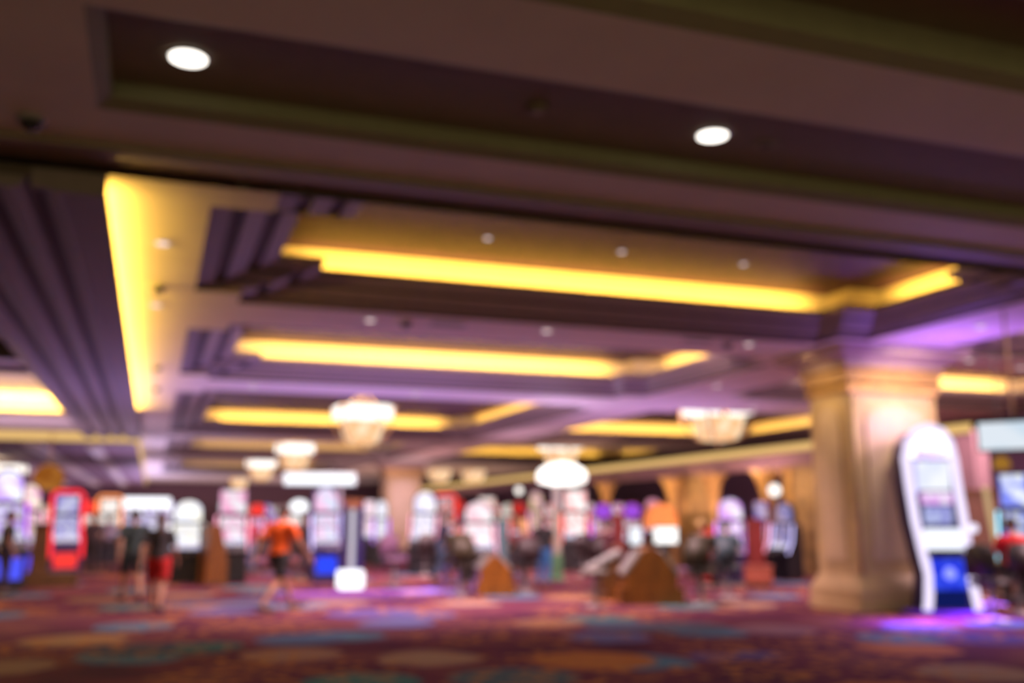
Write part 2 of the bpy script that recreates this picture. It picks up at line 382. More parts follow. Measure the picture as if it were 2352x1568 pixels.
# hanging ridged beam at the left, with the lamp that washes the soffit
def ridge(x0, x1, y0, y1):
    TRIM[0] += 1
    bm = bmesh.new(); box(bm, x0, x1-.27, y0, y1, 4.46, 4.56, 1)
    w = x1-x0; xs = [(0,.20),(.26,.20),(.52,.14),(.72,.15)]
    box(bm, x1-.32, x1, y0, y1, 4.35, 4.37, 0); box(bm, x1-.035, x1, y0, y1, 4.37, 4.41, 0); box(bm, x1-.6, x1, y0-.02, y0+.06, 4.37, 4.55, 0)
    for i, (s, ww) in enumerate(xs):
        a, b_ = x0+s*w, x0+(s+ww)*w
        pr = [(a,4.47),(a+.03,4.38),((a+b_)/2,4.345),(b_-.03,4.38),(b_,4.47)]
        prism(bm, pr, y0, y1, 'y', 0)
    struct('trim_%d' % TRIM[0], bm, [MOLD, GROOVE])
ridge(-2.46, -.56, 9.0, 37.4)
area('soffit_wash_lamp', (-.72, 19.0, 4.41), 19.5, .05, 340, (1,.60,.09), (1,0,.26))
# lower ceiling at the far left with fascias made to emit, standing in for light cast on them
struct('ceiling', B(-13, -.70, 37.6, YF, 4.22, 4.5), MAUVEP)
o = new('glowing_fascia', B(-12.8, -.62, 37.42, 37.58, 4.24, 4.54), FASCIA_GLOW); tag(o, 'long yellow lit fascia running across the far left ceiling', 'light strip')  # fascia made to emit in place of being lit
o = new('glowing_fascia', B(-.69, -.62, 37.7, 84, 4.24, 4.54), FASCIA_GLOW); tag(o, 'narrow cream lit fascia running away beside the bright far end', 'light strip')  # fascia made to emit in place of being lit
for k, (x, w) in enumerate(((-2.2, .22), (-4.2, .3), (-6.4, .35), (-9, .35))):
    TRIM[0] += 1; struct('trim_%d' % TRIM[0], B(x-w, x+w, 38.5, 84, 4.12, 4.22), PAINT)

# ---- ceiling fittings
def downlight(p, r, lens, label, group, power=0, z=ZB):
    t = thing('downlight', label, 'ceiling light', (p[0], p[1], z), 0, group)
    bm = bmesh.new(); N = 24
    a = [bm.verts.new((1.18*r*math.cos(2*math.pi*i/N), 1.18*r*math.sin(2*math.pi*i/N), -.004)) for i in range(N)]
    b_ = [bm.verts.new((r*math.cos(2*math.pi*i/N), r*math.sin(2*math.pi*i/N), -.016)) for i in range(N)]
    for i in range(N): bm.faces.new((a[i], a[(i+1)%N], b_[(i+1)%N], b_[i]))
    new('trim_ring', bm, GREYM, t)
    bm = bmesh.new(); lathe(bm, [(r*.5, -.034), (r*.98, -.022), (r, -.010)], 24); new('lens', bm, lens, t, True)
    if power:
        l = bpy.data.lights.new('downlight_lamp', 'SPOT'); l.energy = power; l.color = (1,.82,.62); l.spot_size = 2.0; l.spot_blend = .7; l.shadow_soft_size = .1
        o = bpy.data.objects.new('downlight_lamp', l); C.objects.link(o); o.location = (0,0,-.06); o.parent = t
    return t
downlight((.04, 6.72), .125, LAMPW, 'large bright round downlight nearest the left end of the near ceiling trough', None, 60, ZB+.16)
downlight((4.20, 6.70), .125, LAMPW, 'large bright round downlight in the near ceiling trough, towards the right', None, 60, ZB+.16)
for x, y, s in ((-.08,11.1,'nearer lamp on the yellow washed soffit at left'), (-.14,14.48,'farther lamp on the yellow washed soffit at left'),
             (2.94,14.51,'leftmost lamp on the purple beam between the two nearest coffers'), (5.8,14.40,'middle lamp on the purple beam between the two nearest coffers'), (9.56,14.35,'lamp on the purple beam just left of the pillar'),
             (12.1,11.74,'lamp on the bright violet beam right of the pillar top'), (14.5,14.40,'lamp on the beam right of the pillar capital'),
             (1.98,22.9,'left lamp on the second purple beam'), (5.8,22.9,'middle lamp on the second purple beam'), (9.2,22.9,'right lamp on the second purple beam'),
             (11.9,19.2,'lamp on the diagonal looking beam behind the pillar'), (15.3,22.9,'lamp on the far beam left of the pillar shaft'), (16.2,14.8,'faint lamp above the hanging screen')):
    downlight((x, y), .075, LAMPS, 'small round downlight, '+s, 'small downlights on the beams', 18)
for x, s in ((4.14,'left'), (6.2,'middle'), (8.26,'right')):
    downlight((x, 12.45), .05, LAMPS, 'tiny pinkish downlight in the dark purple coffer panel, %s of three' % s, 'tiny coffer panel lights', 6, 5.40)
downlight((-2.95, 18.9), .22, LAMPW, 'round cream downlight at the left edge above the ridged beam', None, 30, 4.85)
downlight((-4.1, 23.5), .10, LAMPS, 'small lamp in the yellow lit coffer at far left', None, 0, 5.14)
def dome(p, z, label, name='camera_dome', r=.09):
    t = thing(name, label, 'camera', (p[0], p[1], z))
    bm = bmesh.new(); lathe(bm, [(r*1.2, 0), (r*1.2, -.02), (r, -.03)][::-1], 20); new('mount', bm, GREYM, t)
    bm = bmesh.new(); lathe(bm, [(.01,-.03-r*.8),(r*.5,-.03-r*.7),(r*.85,-.03-r*.35),(r*.9,-.03)], 20); new('dome', bm, BLACK, t, True)
for x, y, s in ((-.11,13.3,'between the two lamps of the yellow soffit'), (3.5,14.5,'right of the first lamp on the purple beam'), (9.2,14.45,'left of the lamp by the pillar'),
              (-1.05,7.85,'on the nearest flat soffit at far left'), (-.1,20.6,'midway along the yellow soffit'), (-.1,24.0,'at the far end of the yellow soffit')):
    dome((x, y), ZB, 'small dark security camera dome '+s)
def vent(p, z, w, d, label):
    t = thing('air_vent', label, 'vent', (p[0], p[1], z))
    bm = bmesh.new()
    for a in ((-w,w,-d,-d+.03),(-w,w,d-.03,d),(-w,-w+.03,-d,d),(w-.03,w,-d,d)): box(bm, *a, -.025, 0)
    new('frame', bm, GREYM, t)
    bm = bmesh.new()
    for k in range(5): yy = -d+.04+(2*d-.08)*k/4; box(bm, -w+.03, w-.03, yy-.008, yy+.008, -.02, -.005)
    new('slats', bm, mat('dark_slat', (.06,.05,.06), .6), t)
vent((4.15, 14.45), ZB, .28, .10, 'dark slot air vent on the purple beam between the nearest coffers')
vent((8.55, 14.35), ZB, .25, .09, 'dark slot air vent on the purple beam left of the pillar')
vent((-1.45, 6.9), ZB, .2, .14, 'dark air vent on the flat soffit at the top left edge')
t = thing('smoke_detector', 'small pale round smoke detector between the two large downlights', 'smoke detector', (2.62, 6.68, ZB+.16))
bm = bmesh.new(); lathe(bm, [(.05,-.05),(.08,-.035),(.09,0)], 20); new('housing', bm, PANEL, t, True)
bm = bmesh.new(); lathe(bm, [(.02,-.06),(.03,-.05)], 12); new('sensor', bm, GREYM, t)
t = thing('ceiling_speaker', 'dark round ceiling speaker right of the second large downlight', 'speaker', (4.75, 6.75, ZB+.16))
bm = bmesh.new(); lathe(bm, [(.10,-.012),(.12,0)], 24); new('grille', bm, OLIVE, t)
bm = bmesh.new(); lathe(bm, [(.04,-.02),(.05,-.012)], 16); new('centre_cap', bm, GROOVE, t)

# ================================================================ COLUMNS
def column(x0, x1, y0, y1, label):
    cx, cy = (x0+x1)/2, (y0+y1)/2; t = thing('pillar', label, 'pillar', (cx, cy, 0)); hx, hy = (x1-x0)/2, (y1-y0)/2
    def ringed(prof, m, name, smooth=False):
        bm = bmesh.new(); rings = []
        for (d, z) in prof: rings.append([bm.verts.new((sx*(hx+d), sy*(hy+d), z)) for sx, sy in ((-1,-1),(1,-1),(1,1),(-1,1))])
        for a, b_ in zip(rings, rings[1:]):
            for i in range(4): bm.faces.new((a[i], a[(i+1)%4], b_[(i+1)%4], b_[i]))
        bm.faces.new(list(reversed(rings[0]))); bm.faces.new(rings[-1])
        return new(name, bm, m, t)
    ringed([(.14,0),(.14,.12),(.12,.14),(.12,.36),(.06,.48),(.02,.56),(0,.60)], STONE, 'base')
    ringed([(0,.60),(0,3.90)], STONE, 'shaft')
    ringed([(.03,3.74),(.05,3.78),(.05,3.84),(.02,3.87),(.02,3.9),(.10,3.95),(.07,4.0),(.09,4.12),(.15,4.16),(.12,4.2)], GOLDP, 'gilt_collar')
    ringed([(.10,4.2),(.14,4.28),(.26,4.36),(.42,4.42),(.42,4.47),(.46,4.50),(.46,4.55)], mat('capital_stone', (.34,.24,.2), .6, var=.08), 'cornice')
    # raised panels with arched heads on the two faces towards the hall
    def panel_face(w, name, place):
        pts = [(-w, .85), (w, .85), (w, 3.25)] + [(w*math.cos(a*math.pi/10), 3.25+.28*math.sin(a*math.pi/10)) for a in range(1, 10)] + [(-w, 3.25)]
        bm = bmesh.new(); prism(bm, pts, -.035, 0, 'y')
        o = new(name, bm, mat('panel_stone', (.58,.44,.28), .5, var=.08, scale=3), t); o.location, o.rotation_euler = place
    panel_face(hx-.30, 'raised_panel', ((0, -hy, 0), (0,0,0)))
    panel_face(hy-.26, 'raised_panel', ((-hx, 0, 0), (0,0,-math.pi/2)))
    # corner fillets
    for sx in (-1, 1):
        bm = bmesh.new(); tube(bm, [(sx*(hx-.06), -hy-.005, .62), (sx*(hx-.06), -hy-.005, 3.72)], .035, 8); new('corner_bead', bm, STONE, t, True)
    return t
column(11.4, 13.3, 14.1, 15.2, 'large square cream and gold pillar beside the tall arched machine')
column(11.4, 13.3, 51.0, 52.2, 'distant mauve lit square pillar above the heads in the centre')
# extra crossing cornice from the beam to the pillar
TRIM[0] += 1; struct('trim_%d' % TRIM[0], B(11.0, 13.5, 13.75, 15.75, 4.50, 4.56), PAINT)

# ================================================================ CHANDELIERS
def make_chandelier(label, p, ztop):
    t = thing('chandelier', label, 'chandelier', (p[0], p[1], 3.8), 0, 'square glass chandeliers')
    W_ = .8
    for k in range(4):
        bm = bmesh.new(); box(bm, -W_+.15, W_-.15, -W_-.02, -W_+.02, .76, 1.13, bev=.01)
        o = new('upper_panel', bm, SHADEW, t); o.rotation_euler = (0, 0, k*math.pi/2)
    bm = bmesh.new(); lathe(bm, [(.34,0),(.42,.06),(.50,.30),(.60,.68)], sq=4); new('lower_bowl', bm, SHADEO, t)
    bm = bmesh.new()
    for sx in (-1, 1):
        for sy in (-1, 1): tube(bm, [(sx*.42, sy*.42, .02), (sx*.65, sy*.65, .32), (sx*.78, sy*.78, .70), (sx*.80, sy*.80, 1.14)], .03, 6)
    box(bm, -.76, .76, -.03, .03, 1.10, 1.15); box(bm, -.03, .03, -.76, .76, 1.10, 1.15)
    lathe(bm, [(.02,-.16),(.06,-.08),(.05,0)], 10)
    new('frame', bm, GOLDP, t)
    bm = bmesh.new()
    for sx, sy in ((-1,0),(1,0),(0,-1),(0,1)): tube(bm, [(sx*.5, sy*.5, 1.14), (0, 0, 1.59)], .015, 6)
    new('hanging_rods', bm, GOLDP, t)
    return t
ch = make_chandelier('nearest square glass chandelier, left of centre, below a yellow cove', (5.85, 29.6), 5.4)
for (x, y, s, sc) in ((6.0, 46.0, 'second square chandelier of the central row, above the long white sign', 1),
                  (5.8, 59.0, 'third square chandelier of the central row, left of the long white sign', 1), (5.9, 76.0, 'farthest chandelier of the central row', 1),
                  (15.4, 24.9, 'square glass chandelier left of the pillar, under the far yellow cove', 1), (16.6, 39.7, 'square chandelier directly above the oval pole sign', 1),
                  (16.4, 58.5, 'small distant chandelier right of the far mauve pillar', 1), (18.6, 58.5, 'small distant chandelier left of the oval pole sign', 1),
                  (-6.0, 48.0, 'distant cream chandelier above the red arched machine', .8), (-9.1, 52.0, 'distant cream chandelier above the left wooden canopy', .9), (-7.6, 40.0, 'cream chandelier at the left edge of the hall', .7)):
    dup(ch, (x, y, 3.8 if x > 0 else 4.22-1.59*sc), 0, s, 'square glass chandeliers', (sc, sc, sc))
for x, y, pw in ((5.85,29.6,300), (6.0,46,260), (5.8,59,260), (15.4,24.9,260), (16.6,39.7,260), (17.4,58.5,260), (-7,47,160)):
    area('chandelier_bulb', (x, y, 4.80 if x > 0 else 3.95), .9, .9, pw*.3, (1,.74,.5), (0,0,1))
    pass

# ================================================================ MACHINES
G = lambda c, s, c2=None, sc=5: glow('glow_%s' % '_'.join('%.2f' % v for v in (*c, s, *(c2 or ()), sc)), c, s*.74, c2, sc)
WHT, LAV, PNK, RED, BLU, CYA, VIO, ORG, MIN_ = (1,.95,.93), (.62,.55,1), (1,.38,.55), (1,.05,.04), (.08,.10,1), (.3,.75,1), (.45,.10,.95), (1,.30,.08), (.6,1,.85)
def slot(label, px, dist, top, w=.80, scr=WHT, scr2=None, trim=LAV, topper='arch', turn=0, st=1.7, tst=1.6, base=BLACK, belly=None, group=None, y_off=0):
    "upright slot machine: front towards the camera; top is the height in metres"
    p = spot(px, dist); t = thing('slot_machine', label, 'slot machine', p, facing(p, turn), group)
    h = w/2; k = top/2.3; st *= .66; tst *= .66
    # side profile (y,z): front is -y
    prof = [(-.30,.0),(.36,0),(.36,1.62*k),(.20,1.66*k),(-.02,1.60*k),(-.10,1.10*k),(-.34,.92*k),(-.38,.78*k),(-.30,.70*k)]
    bm = bmesh.new(); prism(bm, prof, -h, h, 'x'); new('cabinet', bm, base, t)
    def slanted(name, z0, z1, y0, y1, m, ww, rounded=False):
        bm = bmesh.new()
        dz, dy = z1-z0, y1-y0; l = math.hypot(dz, dy); ang = math.atan2(dy, dz)
        if rounded:
            pts = [(-ww, 0), (ww, 0), (ww, l*.72)] + [(ww*math.cos(a*math.pi/8), l*.72+l*.28*math.sin(a*math.pi/8)) for a in range(1, 8)] + [(-ww, l*.72)]
            prism(bm, pts, -.03, .0, 'y')
        else: box(bm, -ww, ww, -.03, 0, 0, l, bev=.008)
        o = new(name, bm, m, t); o.location = (0, y0, z0); o.rotation_euler = (-ang, 0, 0); return o
    sm = G(scr, st, scr2)
    slanted('lower_screen', .98*k, 1.30*k, -.15, -.085, sm, h-.09)
    slanted('upper_screen', 1.34*k, 1.60*k, -.078, -.03, G(scr, st*.9, scr2, 9), h-.09)
    o = slanted('button_deck', .93*k, 1.06*k, -.335, -.16, G(WHT, .9, LAV, 14), h-.07)
    if belly: slanted('belly_panel', .22*k, .62*k, -.305, -.305, G(belly, 1.1), h-.10)
    # edge lighting, one bar per side
    for sx in (-1, 1):
        bm = bmesh.new(); tube(bm, [(sx*(h+.01), -.33, .78*k), (sx*(h+.01), -.13, 1.12*k), (sx*(h+.01), -.05, 1.62*k)], .022, 6); new('edge_light', bm, G(trim, 2.2), t)
    z0 = 1.66*k
    if topper == 'arch':
        pts = [(-h+.03, 0), (h-.03, 0), (h-.03, (top-z0)*.5)] + [((h-.03)*math.cos(a*math.pi/10), (top-z0)*(.5+.5*math.sin(a*math.pi/10))) for a in range(1, 10)] + [(-h+.03, (top-z0)*.5)]
        bm = bmesh.new(); prism(bm, pts, -.02, .14, 'y'); o = new('topper', bm, base, t); o.location = (0, .05, z0)
        ins = [(x*.86, .03+z*.88) for x, z in pts]; bm = bmesh.new(); prism(bm, ins, -.035, -.02, 'y'); new('topper_screen', bm, G(scr, tst, scr2, 4), o)
    elif topper == 'box':
        bm = bmesh.new(); box(bm, -h+.02, h-.02, -.02, .16, 0, top-z0, bev=.01); o = new('topper', bm, base, t); o.location = (0, .03, z0)
        bm = bmesh.new(); box(bm, -h+.06, h-.06, -.035, -.02, .04, top-z0-.04); new('topper_screen', bm, G(scr, tst, scr2, 4), o)
    elif topper == 'oval':
        bm = bmesh.new(); R = (top-z0)/2
        lathe(bm, [(.96,0),(1,.02),(1,.12),(.96,.14)], 28)
        for v in bm.verts: v.co = Vector((v.co.x*h*.95, .14-v.co.z, v.co.y*R))
        o = new('topper', bm, base, t); o.location = (0, .02, z0+R)
        bm = bmesh.new(); disc(bm, 1, 0, 28); 
        for v in bm.verts: v.co = Vector((v.co.x*h*.8, -.006, v.co.y*R*.82))
        new('topper_screen', bm, G(trim, tst), o)
    elif topper == 'frame':      # glowing frame all round
        z1 = top
        bm = bmesh.new(); box(bm, -h, h, .0, .14, 1.66*k, z1, bev=.01); o = new('topper', bm, base, t); o.location = (0,.03,0)
        bm = bmesh.new(); box(bm, -h+.12, h-.12, -.015, 0, 1.70*k, z1-.12); new('topper_screen', bm, G(scr, tst, scr2, 4), o)
        bm = bmesh.new()
        tube(bm, [(-h, -.38, .5*k), (-h, -.40, .95*k), (-h, -.06, 1.2*k), (-h, -.02, z1-.1), (-h+.1, -.02, z1), (h-.1, -.02, z1), (h, -.02, z1-.1), (h, -.06, 1.2*k), (h, -.40, .95*k), (h, -.38, .5*k)], .05, 8)
        new('neon_frame', bm, G(trim, 1.5), t)
    return t

# hero machine by the pillar ------------------------------------------------
p = Vector((12.36, 13.1, 0)); az = facing(p, 24)
t = thing('arched_slot_machine', 'tall arched white glowing machine with violet trim and blue belly, beside the pillar', 'slot machine', p, az)
q = 1/136.0
def U(px, py): return ((px-2146)*q, (1408-py)*q)
Lf = [U(*v) for v in ((2094,1408),(2100,1370),(2104,1320),(2094,1270),(2082,1200),(2074,1120),(2070,1060),(2078,1025),(2098,1000),(2126,990))]
Rt = [U(*v) for v in ((2212,1408),(2206,1370),(2198,1320),(2196,1270),(2192,1200),(2184,1120),(2180,1060),(2174,1025),(2158,1000),(2134,990))]
outline = Lf + list(reversed(Rt))
bm = bmesh.new(); prism(bm, outline, .04, .66, 'y'); new('cabinet', bm, DARKBL, t)
bm = bmesh.new(); tube(bm, [(x, .02, z) for x, z in Lf[:]] + [(x, .02, z) for x, z in reversed(Rt)], .072, 12); new('arch_light_tube', bm, G((.84,.74,1), 1.25), t, True)
ci = [(x*.86-.01, z) for x, z in [U(*v) for v in ((2070,1060),(2078,1025),(2098,1000),(2126,988),(2134,988),(2158,1000),(2174,1025),(2182,1060))]]
bm = bmesh.new(); prism(bm, ci, -.02, .04, 'y'); new('crown_panel', bm, G((.86,.9,1), 2.2), t)
def hp(name, a, b_, c, d, m, y=-.02, bev=.015):
    (x0, z1), (x1, z0) = U(a, b_), U(c, d)
    bm = bmesh.new(); box(bm, x0, x1, y, .04, z0, z1, bev=bev); return new(name, bm, m, t)
hp('lavender_sign', 2088, 1036, 2176, 1062, G((.55,.45,1), 1.1, (.8,.35,1), 6))
hp('upper_screen', 2092, 1066, 2168, 1132, G((.78,.82,1), 1.05, (.9,.92,1), 3))
hp('side_bar', 2078, 1064, 2092, 1140, G((.55,.5,1), 1.1))
hp('logo_panel', 2098, 1136, 2170, 1164, G((.95,.82,1), 1.0, (.8,.4,.9), 7))
hp('lower_screen', 2102, 1168, 2166, 1208, G((.35,.35,.85), .8, (.55,.6,1), 8))
hp('button_deck', 2096, 1218, 2172, 1264, G((.85,.88,1), 1.3), y=-.26, bev=.03)
hp('deck_underside', 2100, 1264, 2170, 1282, BLACK, y=-.2)
hp('belly_panel', 2106, 1284, 2186, 1352, G((.02,.04,.75), 1.0, (.05,.10,.9), 3), y=-.04)
hp('kick_panel', 2112, 1352, 2184, 1392, G((.005,.01,.10), 1.0), y=-.04)
x_, z_ = U(2146, 1316); bm = bmesh.new(); lathe(bm, [(.09,0),(.10,.01),(.10,.03)], 24)
o = new('round_badge', bm, G((.22,.25,1), 1.6), t); o.location = (x_, -.05, z_); o.rotation_euler = (math.pi/2, 0, 0)
x_, z_ = U(2205, 1216); bm = bmesh.new(); box(bm, x_-.04, x_+.10, -.06, .02, z_-.08, z_+.06, bev=.02); new('card_reader_light', bm, G((.85,.8,1), 1.4), t)
bm = bmesh.new(); lathe(bm, [(.70,0),(.72,.02),(.72,.06),(.68,.08)], 32); o = new('violet_base', bm, mat('violet_base_lacquer', (.10,.03,.3), .3), t)
o.scale = (1, .55, 1); o.location = (0, .2, 0)
fx = Vector((math.sin(-az), -math.cos(az), 0))
area('machine_glow', (11.7, 12.5, .32), 2.4, .7, 85, (.34,.09,1), (-.1,-.2,-1))
area('machine_crown_glow', (12.4, 12.7, 3.12), 1.0, .5, 55, (.34,.13,1), (0,-.3,1))
area('machine_crown_glow', (12.35, 13.35, 3.2), .8, .3, 6, (.50,.25,1), (0,1,.35))
area('pillar_fill', (12.35, 13.1, 4.5), .9, .1, 26, (1,.80,.55), (0,.5,-1), 2.4)  # added washes without a fixture, brightening the pillar's front and left faces
area('pillar_fill', (10.6, 14.65, 4.53), .1, .6, 16, (1,.72,.35), (.45,0,-1), 2.2)

# unseen fill lamps added among the machine banks to brighten the ceiling
for (x, y, w, d, pw, c) in ((2.6, 24.5, 7, 3, 300, (.42,.30,1)), (8.5, 25.5, 5, 3, 110, (.55,.34,1)), (12.0, 33, 4, 1, 150, (.8,.45,.8)), (-4.5, 33, 5, 1, 260, (.8,.55,.9)),
                            (.5, 42, 4, 2, 300, (.60,.50,1)), (8.0, 44, 8, 1, 300, (1,.50,.60)), (13.2, 24.0, 2, 2, 150, (.5,.28,1)), (5.2, 21.0, 4, 2, 120, (.36,.26,1)), (-6.0, 24, 2, 1, 120, (.7,.5,1)), (17.0, 33, 1, 8, 200, (1,.55,.4)), (-.2, 66, 1, 10, 900, (.62,.52,1)), (6, 60, 8, 6, 420, (1,.6,.6)), (6, 78, 12, 6, 700, (.9,.6,.7)), (17, 60, 6, 6, 300, (1,.6,.5)), (-8, 60, 6, 6, 300, (.8,.5,.8)), (-8, 78, 6, 6, 400, (.8,.5,.8))):
    area('ceiling_fill', (x, y, 1.8), w*1.5, d*2, pw*.6, c, (0,0,1))

area('pillar_fill', (12.35, 47.5, 2.6), 1.6, .5, 70, (1,.68,.90), (0,1,.25))  # unseen fill added to lift the distant pillar

# left
slot('tall white and violet slot machine cut by the left edge of the picture', 12, 22, 2.68, .82, (.85,.85,1), (.6,.4,1), VIO, 'arch', 20, st=1.6, tst=2.0, belly=BLU)
slot('cream and orange lit slot machine next to the left edge, left of the wooden post', 66, 25, 2.45, .70, (1,.80,.66), (.75,.3,.6), PNK, 'arch', 30, st=1.5, tst=1.8, belly=(.1,.08,.9))
slot('slot machine in a glowing red arched frame with a red lit belly', 153, 28, 2.32, .80, (.75,.75,1), (.45,.4,.9), (1,.03,.05), 'frame', 8, st=1.3, tst=1.2, belly=RED, base=DARKBL)
slot('small white topped slot machine just right of the red framed machine', 207, 46, 2.45, .85, WHT, (1,.5,.4), RED, 'oval')
slot('orange framed slot machine with a white screen, right of the red framed one', 250, 37, 2.4, .85, WHT, (1,.8,.7), ORG, 'frame', 5)
for (px, d, tp, s) in ((284,44,2.3,'first machine under the curved white sign'), (317,45.5,2.3,'second machine under the curved white sign'), (350,44,2.5,'middle machine under the curved white sign'), (383,45.5,2.35,'last machine under the curved white sign')):
    slot('white lit slot machine, '+s, px, d, tp, .62, (.88,.86,1), (.7,.55,1), LAV, 'box', st=1.5, group='machines under the curved sign')
slot('large white lit slot machine with a dark base, left of the orange wooden partition', 432, 24.9, 2.04, .80, (1,.95,.85), (.9,.9,1), WHT, 'arch', -6, st=1.9, tst=2, belly=None)
slot('white and pink slot machine with a dark base, right of the orange wooden partition', 534, 24.8, 2.30, .74, (.95,.92,.98), (1,.45,.7), PNK, 'box', 4, st=1.7, tst=1.5)
slot('small lavender slot machine between the dark base machine and the man in orange', 590, 42, 2.25, .8, LAV, (1,.3,.4), RED, 'oval')
slot('slot machine with a bright white oval top, right of the man in orange', 686, 42, 2.42, .95, WHT, None, (.95,.95,1), 'oval', tst=2.5)
slot('blue and white slot machine with a blue belly, under the long white sign', 748, 25.0, 2.38, .70, (.75,.8,1), (1,.6,.85), LAV, 'arch', 10, st=1.7, tst=1.6, belly=(.03,.07,1), base=DARKBL)
slot('narrow pink lit slot machine right of the light totem', 846, 36, 2.25, .55, (1,.75,.85), None, VIO, 'box')
slot('narrow white lit slot machine in front of the far mauve pillar', 876, 34, 2.22, .5, (.9,.88,1), None, VIO, 'arch')
slot('white and pink slot machine right of the far mauve pillar', 975, 29, 2.38, .78, (1,.92,.98), (.8,.75,1), PNK, 'arch', -15, st=1.9, tst=1.8)
slot('red lit slot machine between two white ones, left of centre', 1022, 37, 2.45, .8, (1,.3,.25), (.95,.7,.8), RED, 'frame', tst=1.0, st=1.2)
slot('red and dark slot machine right behind the seated person in dark blue', 1052, 40, 2.4, .7, (1,.12,.1), (.3,.1,.4), RED, 'oval', tst=.8, st=1.0)
slot('broad white slot machine with a bright lower screen, left of the teal panel', 1100, 25.5, 2.02, .84, (1,.90,.93), (1,.6,.7), PNK, 'arch', 6, st=2.2, tst=1.7)
slot('cream topped slot machine behind the broad white one', 1118, 31, 2.25, .6, (1,.88,.85), (1,.6,.5), ORG, 'box', 0, tst=1.6)
slot('pink and gold slot machine left of the pole with the oval sign', 1232, 36, 2.6, .62, (1,.55,.65), (1,.7,.4), PNK, 'arch', 20, st=1.2, tst=1.1)
slot('gold and crimson slot machine behind the seated players in the centre', 1192, 40, 2.3, .7, (.85,.4,.12), (.8,.1,.2), RED, 'oval', st=.9, tst=.8)
slot('tall white slot machine with red edges, right of the pole with the oval sign', 1322, 30.5, 2.45, .78, (1,.92,.90), (1,.5,.5), RED, 'box', -4, st=2.1, tst=1.9)
slot('slot machine with a violet oval top and white screen, left of the red posts', 1385, 33, 2.10, .72, (.95,.85,1), (1,.4,.5), VIO, 'oval', st=1.3, tst=1.2, base=WINEW)
slot('slot machine with a violet oval top, right of the red posts', 1452, 34, 2.12, .72, (.95,.9,1), (.8,.2,.3), VIO, 'oval', st=1.3, tst=1.2, base=WINEW)
slot('lavender lit slot machine behind the orange awning', 1500, 44, 2.5, .8, LAV, (1,.4,.7), PNK, 'oval', tst=1.1)
slot('violet and white slot machine with dark base, left of the wine red cabinet', 1678, 25.5, 2.10, .72, (.98,.88,1), (.8,.4,1), VIO, 'arch', -6, st=2.0, tst=1.7, base=DARKBL)
slot('slim pink edged slot machine right of the wine red cabinet', 1748, 27.2, 2.05, .5, (.9,.7,.95), (.4,.3,.8), PNK, 'box', -30, st=1.1, tst=1.0, base=WINEW)
slot('blue and lavender slot machine near the pillar, beside the person in blue', 1800, 26.2, 2.0, .6, (.45,.4,.9), (.8,.6,.9), LAV, 'arch', -35, st=.9, tst=.8)
slot('white, blue and teal lit slot machine at the right edge behind the person in red', 2335, 18.6, 2.42, .60, (.85,.9,1), (.25,.3,1), CYA, 'box', -10, st=1.3, tst=1.5)
# far ranks
FAR = [(30,50,'violet',VIO),(110,56,'orange',ORG),(178,58,'red',RED),(236,60,'white',WHT),(560,58,'red',RED),(612,55,'violet',VIO),(640,60,'pink',PNK),(912,56,'rose',PNK),
       (1140,55,'red',RED),(1168,52,'cream',(1,.8,.6)),(1268,50,'crimson',RED),(1350,48,'rose',PNK),(1420,50,'magenta',(1,.15,.6)),(1474,52,'violet',VIO),(1560,52,'pink',PNK)]
for px, d, n, c in FAR:
    slot('small distant %s lit slot machine in the farthest rank, above column of heads' % n if False else 'distant %s lit slot machine %s' % (n, {30:'behind the left edge machines',110:'behind the wooden post',178:'just right of the red framed machine, far back',236:'behind the orange framed machine',560:'left of the man in orange, far back',612:'directly behind the man in orange',640:'just right of the man in orange, far back',912:'under the far mauve pillar',1140:'behind the teal panel',1168:'left of the seated players, far back',1268:'behind the sign pole',1350:'right of the tall red edged machine',1420:'between the two violet oval tops',1474:'under the orange awning',1560:'before the gold wall'}[px]), px, d, 2.4, .9, c, WHT, c, 'arch', st=1.0, tst=1.0)

# ================================================================ SIGNS
def framed_sign(name, label, px, dist, w, z0, z1, m, foot=True, turn=0, post_x=0):
    p = spot(px, dist); t = thing(name, label, 'sign', p, facing(p, turn))
    bm = bmesh.new(); box(bm, -w/2-.03, w/2+.03, .0, .12, z0-.03, z1+.03, bev=.01); new('housing', bm, GREYM, t)
    bm = bmesh.new(); box(bm, -w/2, w/2, -.03, .0, z0, z1, bev=.008); new('lit_face', bm, m, t)
    if foot:
        bm = bmesh.new(); tube(bm, [(post_x, .06, .03), (post_x, .06, z0)], .04, 10); new('post', bm, GREYM, t)
        bm = bmesh.new(); lathe(bm, [(.28,0),(.28,.03),(.06,.06)], 20); o = new('foot', bm, GREYM, t); o.location = (post_x, .06, 0)
    return t
framed_sign('lit_sign', 'long flat white glowing sign above the blue and white machine', 732, 26.5, 1.86, 2.46, 2.76, G((.92,.94,1), 1.6), True, 0, .55)
# curved white sign
p = spot(333, 41); t = thing('curved_sign', 'wide curved white glowing sign over a bank of machines at left', 'sign', p, facing(p))
bm = bmesh.new()
pts = [(1.1*math.sin(a), -1.1*math.cos(a)*.5) for a in [(-60+120*k/12)*math.pi/180 for k in range(13)]]
inn = [(x*.9, y*.9) for x, y in reversed(pts)]
prism(bm, pts+inn, 2.0, 2.42, 'z'); new('lit_band', bm, G((.93,.93,1), 1.8), t)
for x in (-.8, .8):
    bm = bmesh.new(); tube(bm, [(x, -.32, .0), (x, -.32, 2.02)], .04, 8); new('post', bm, GREYM, t)
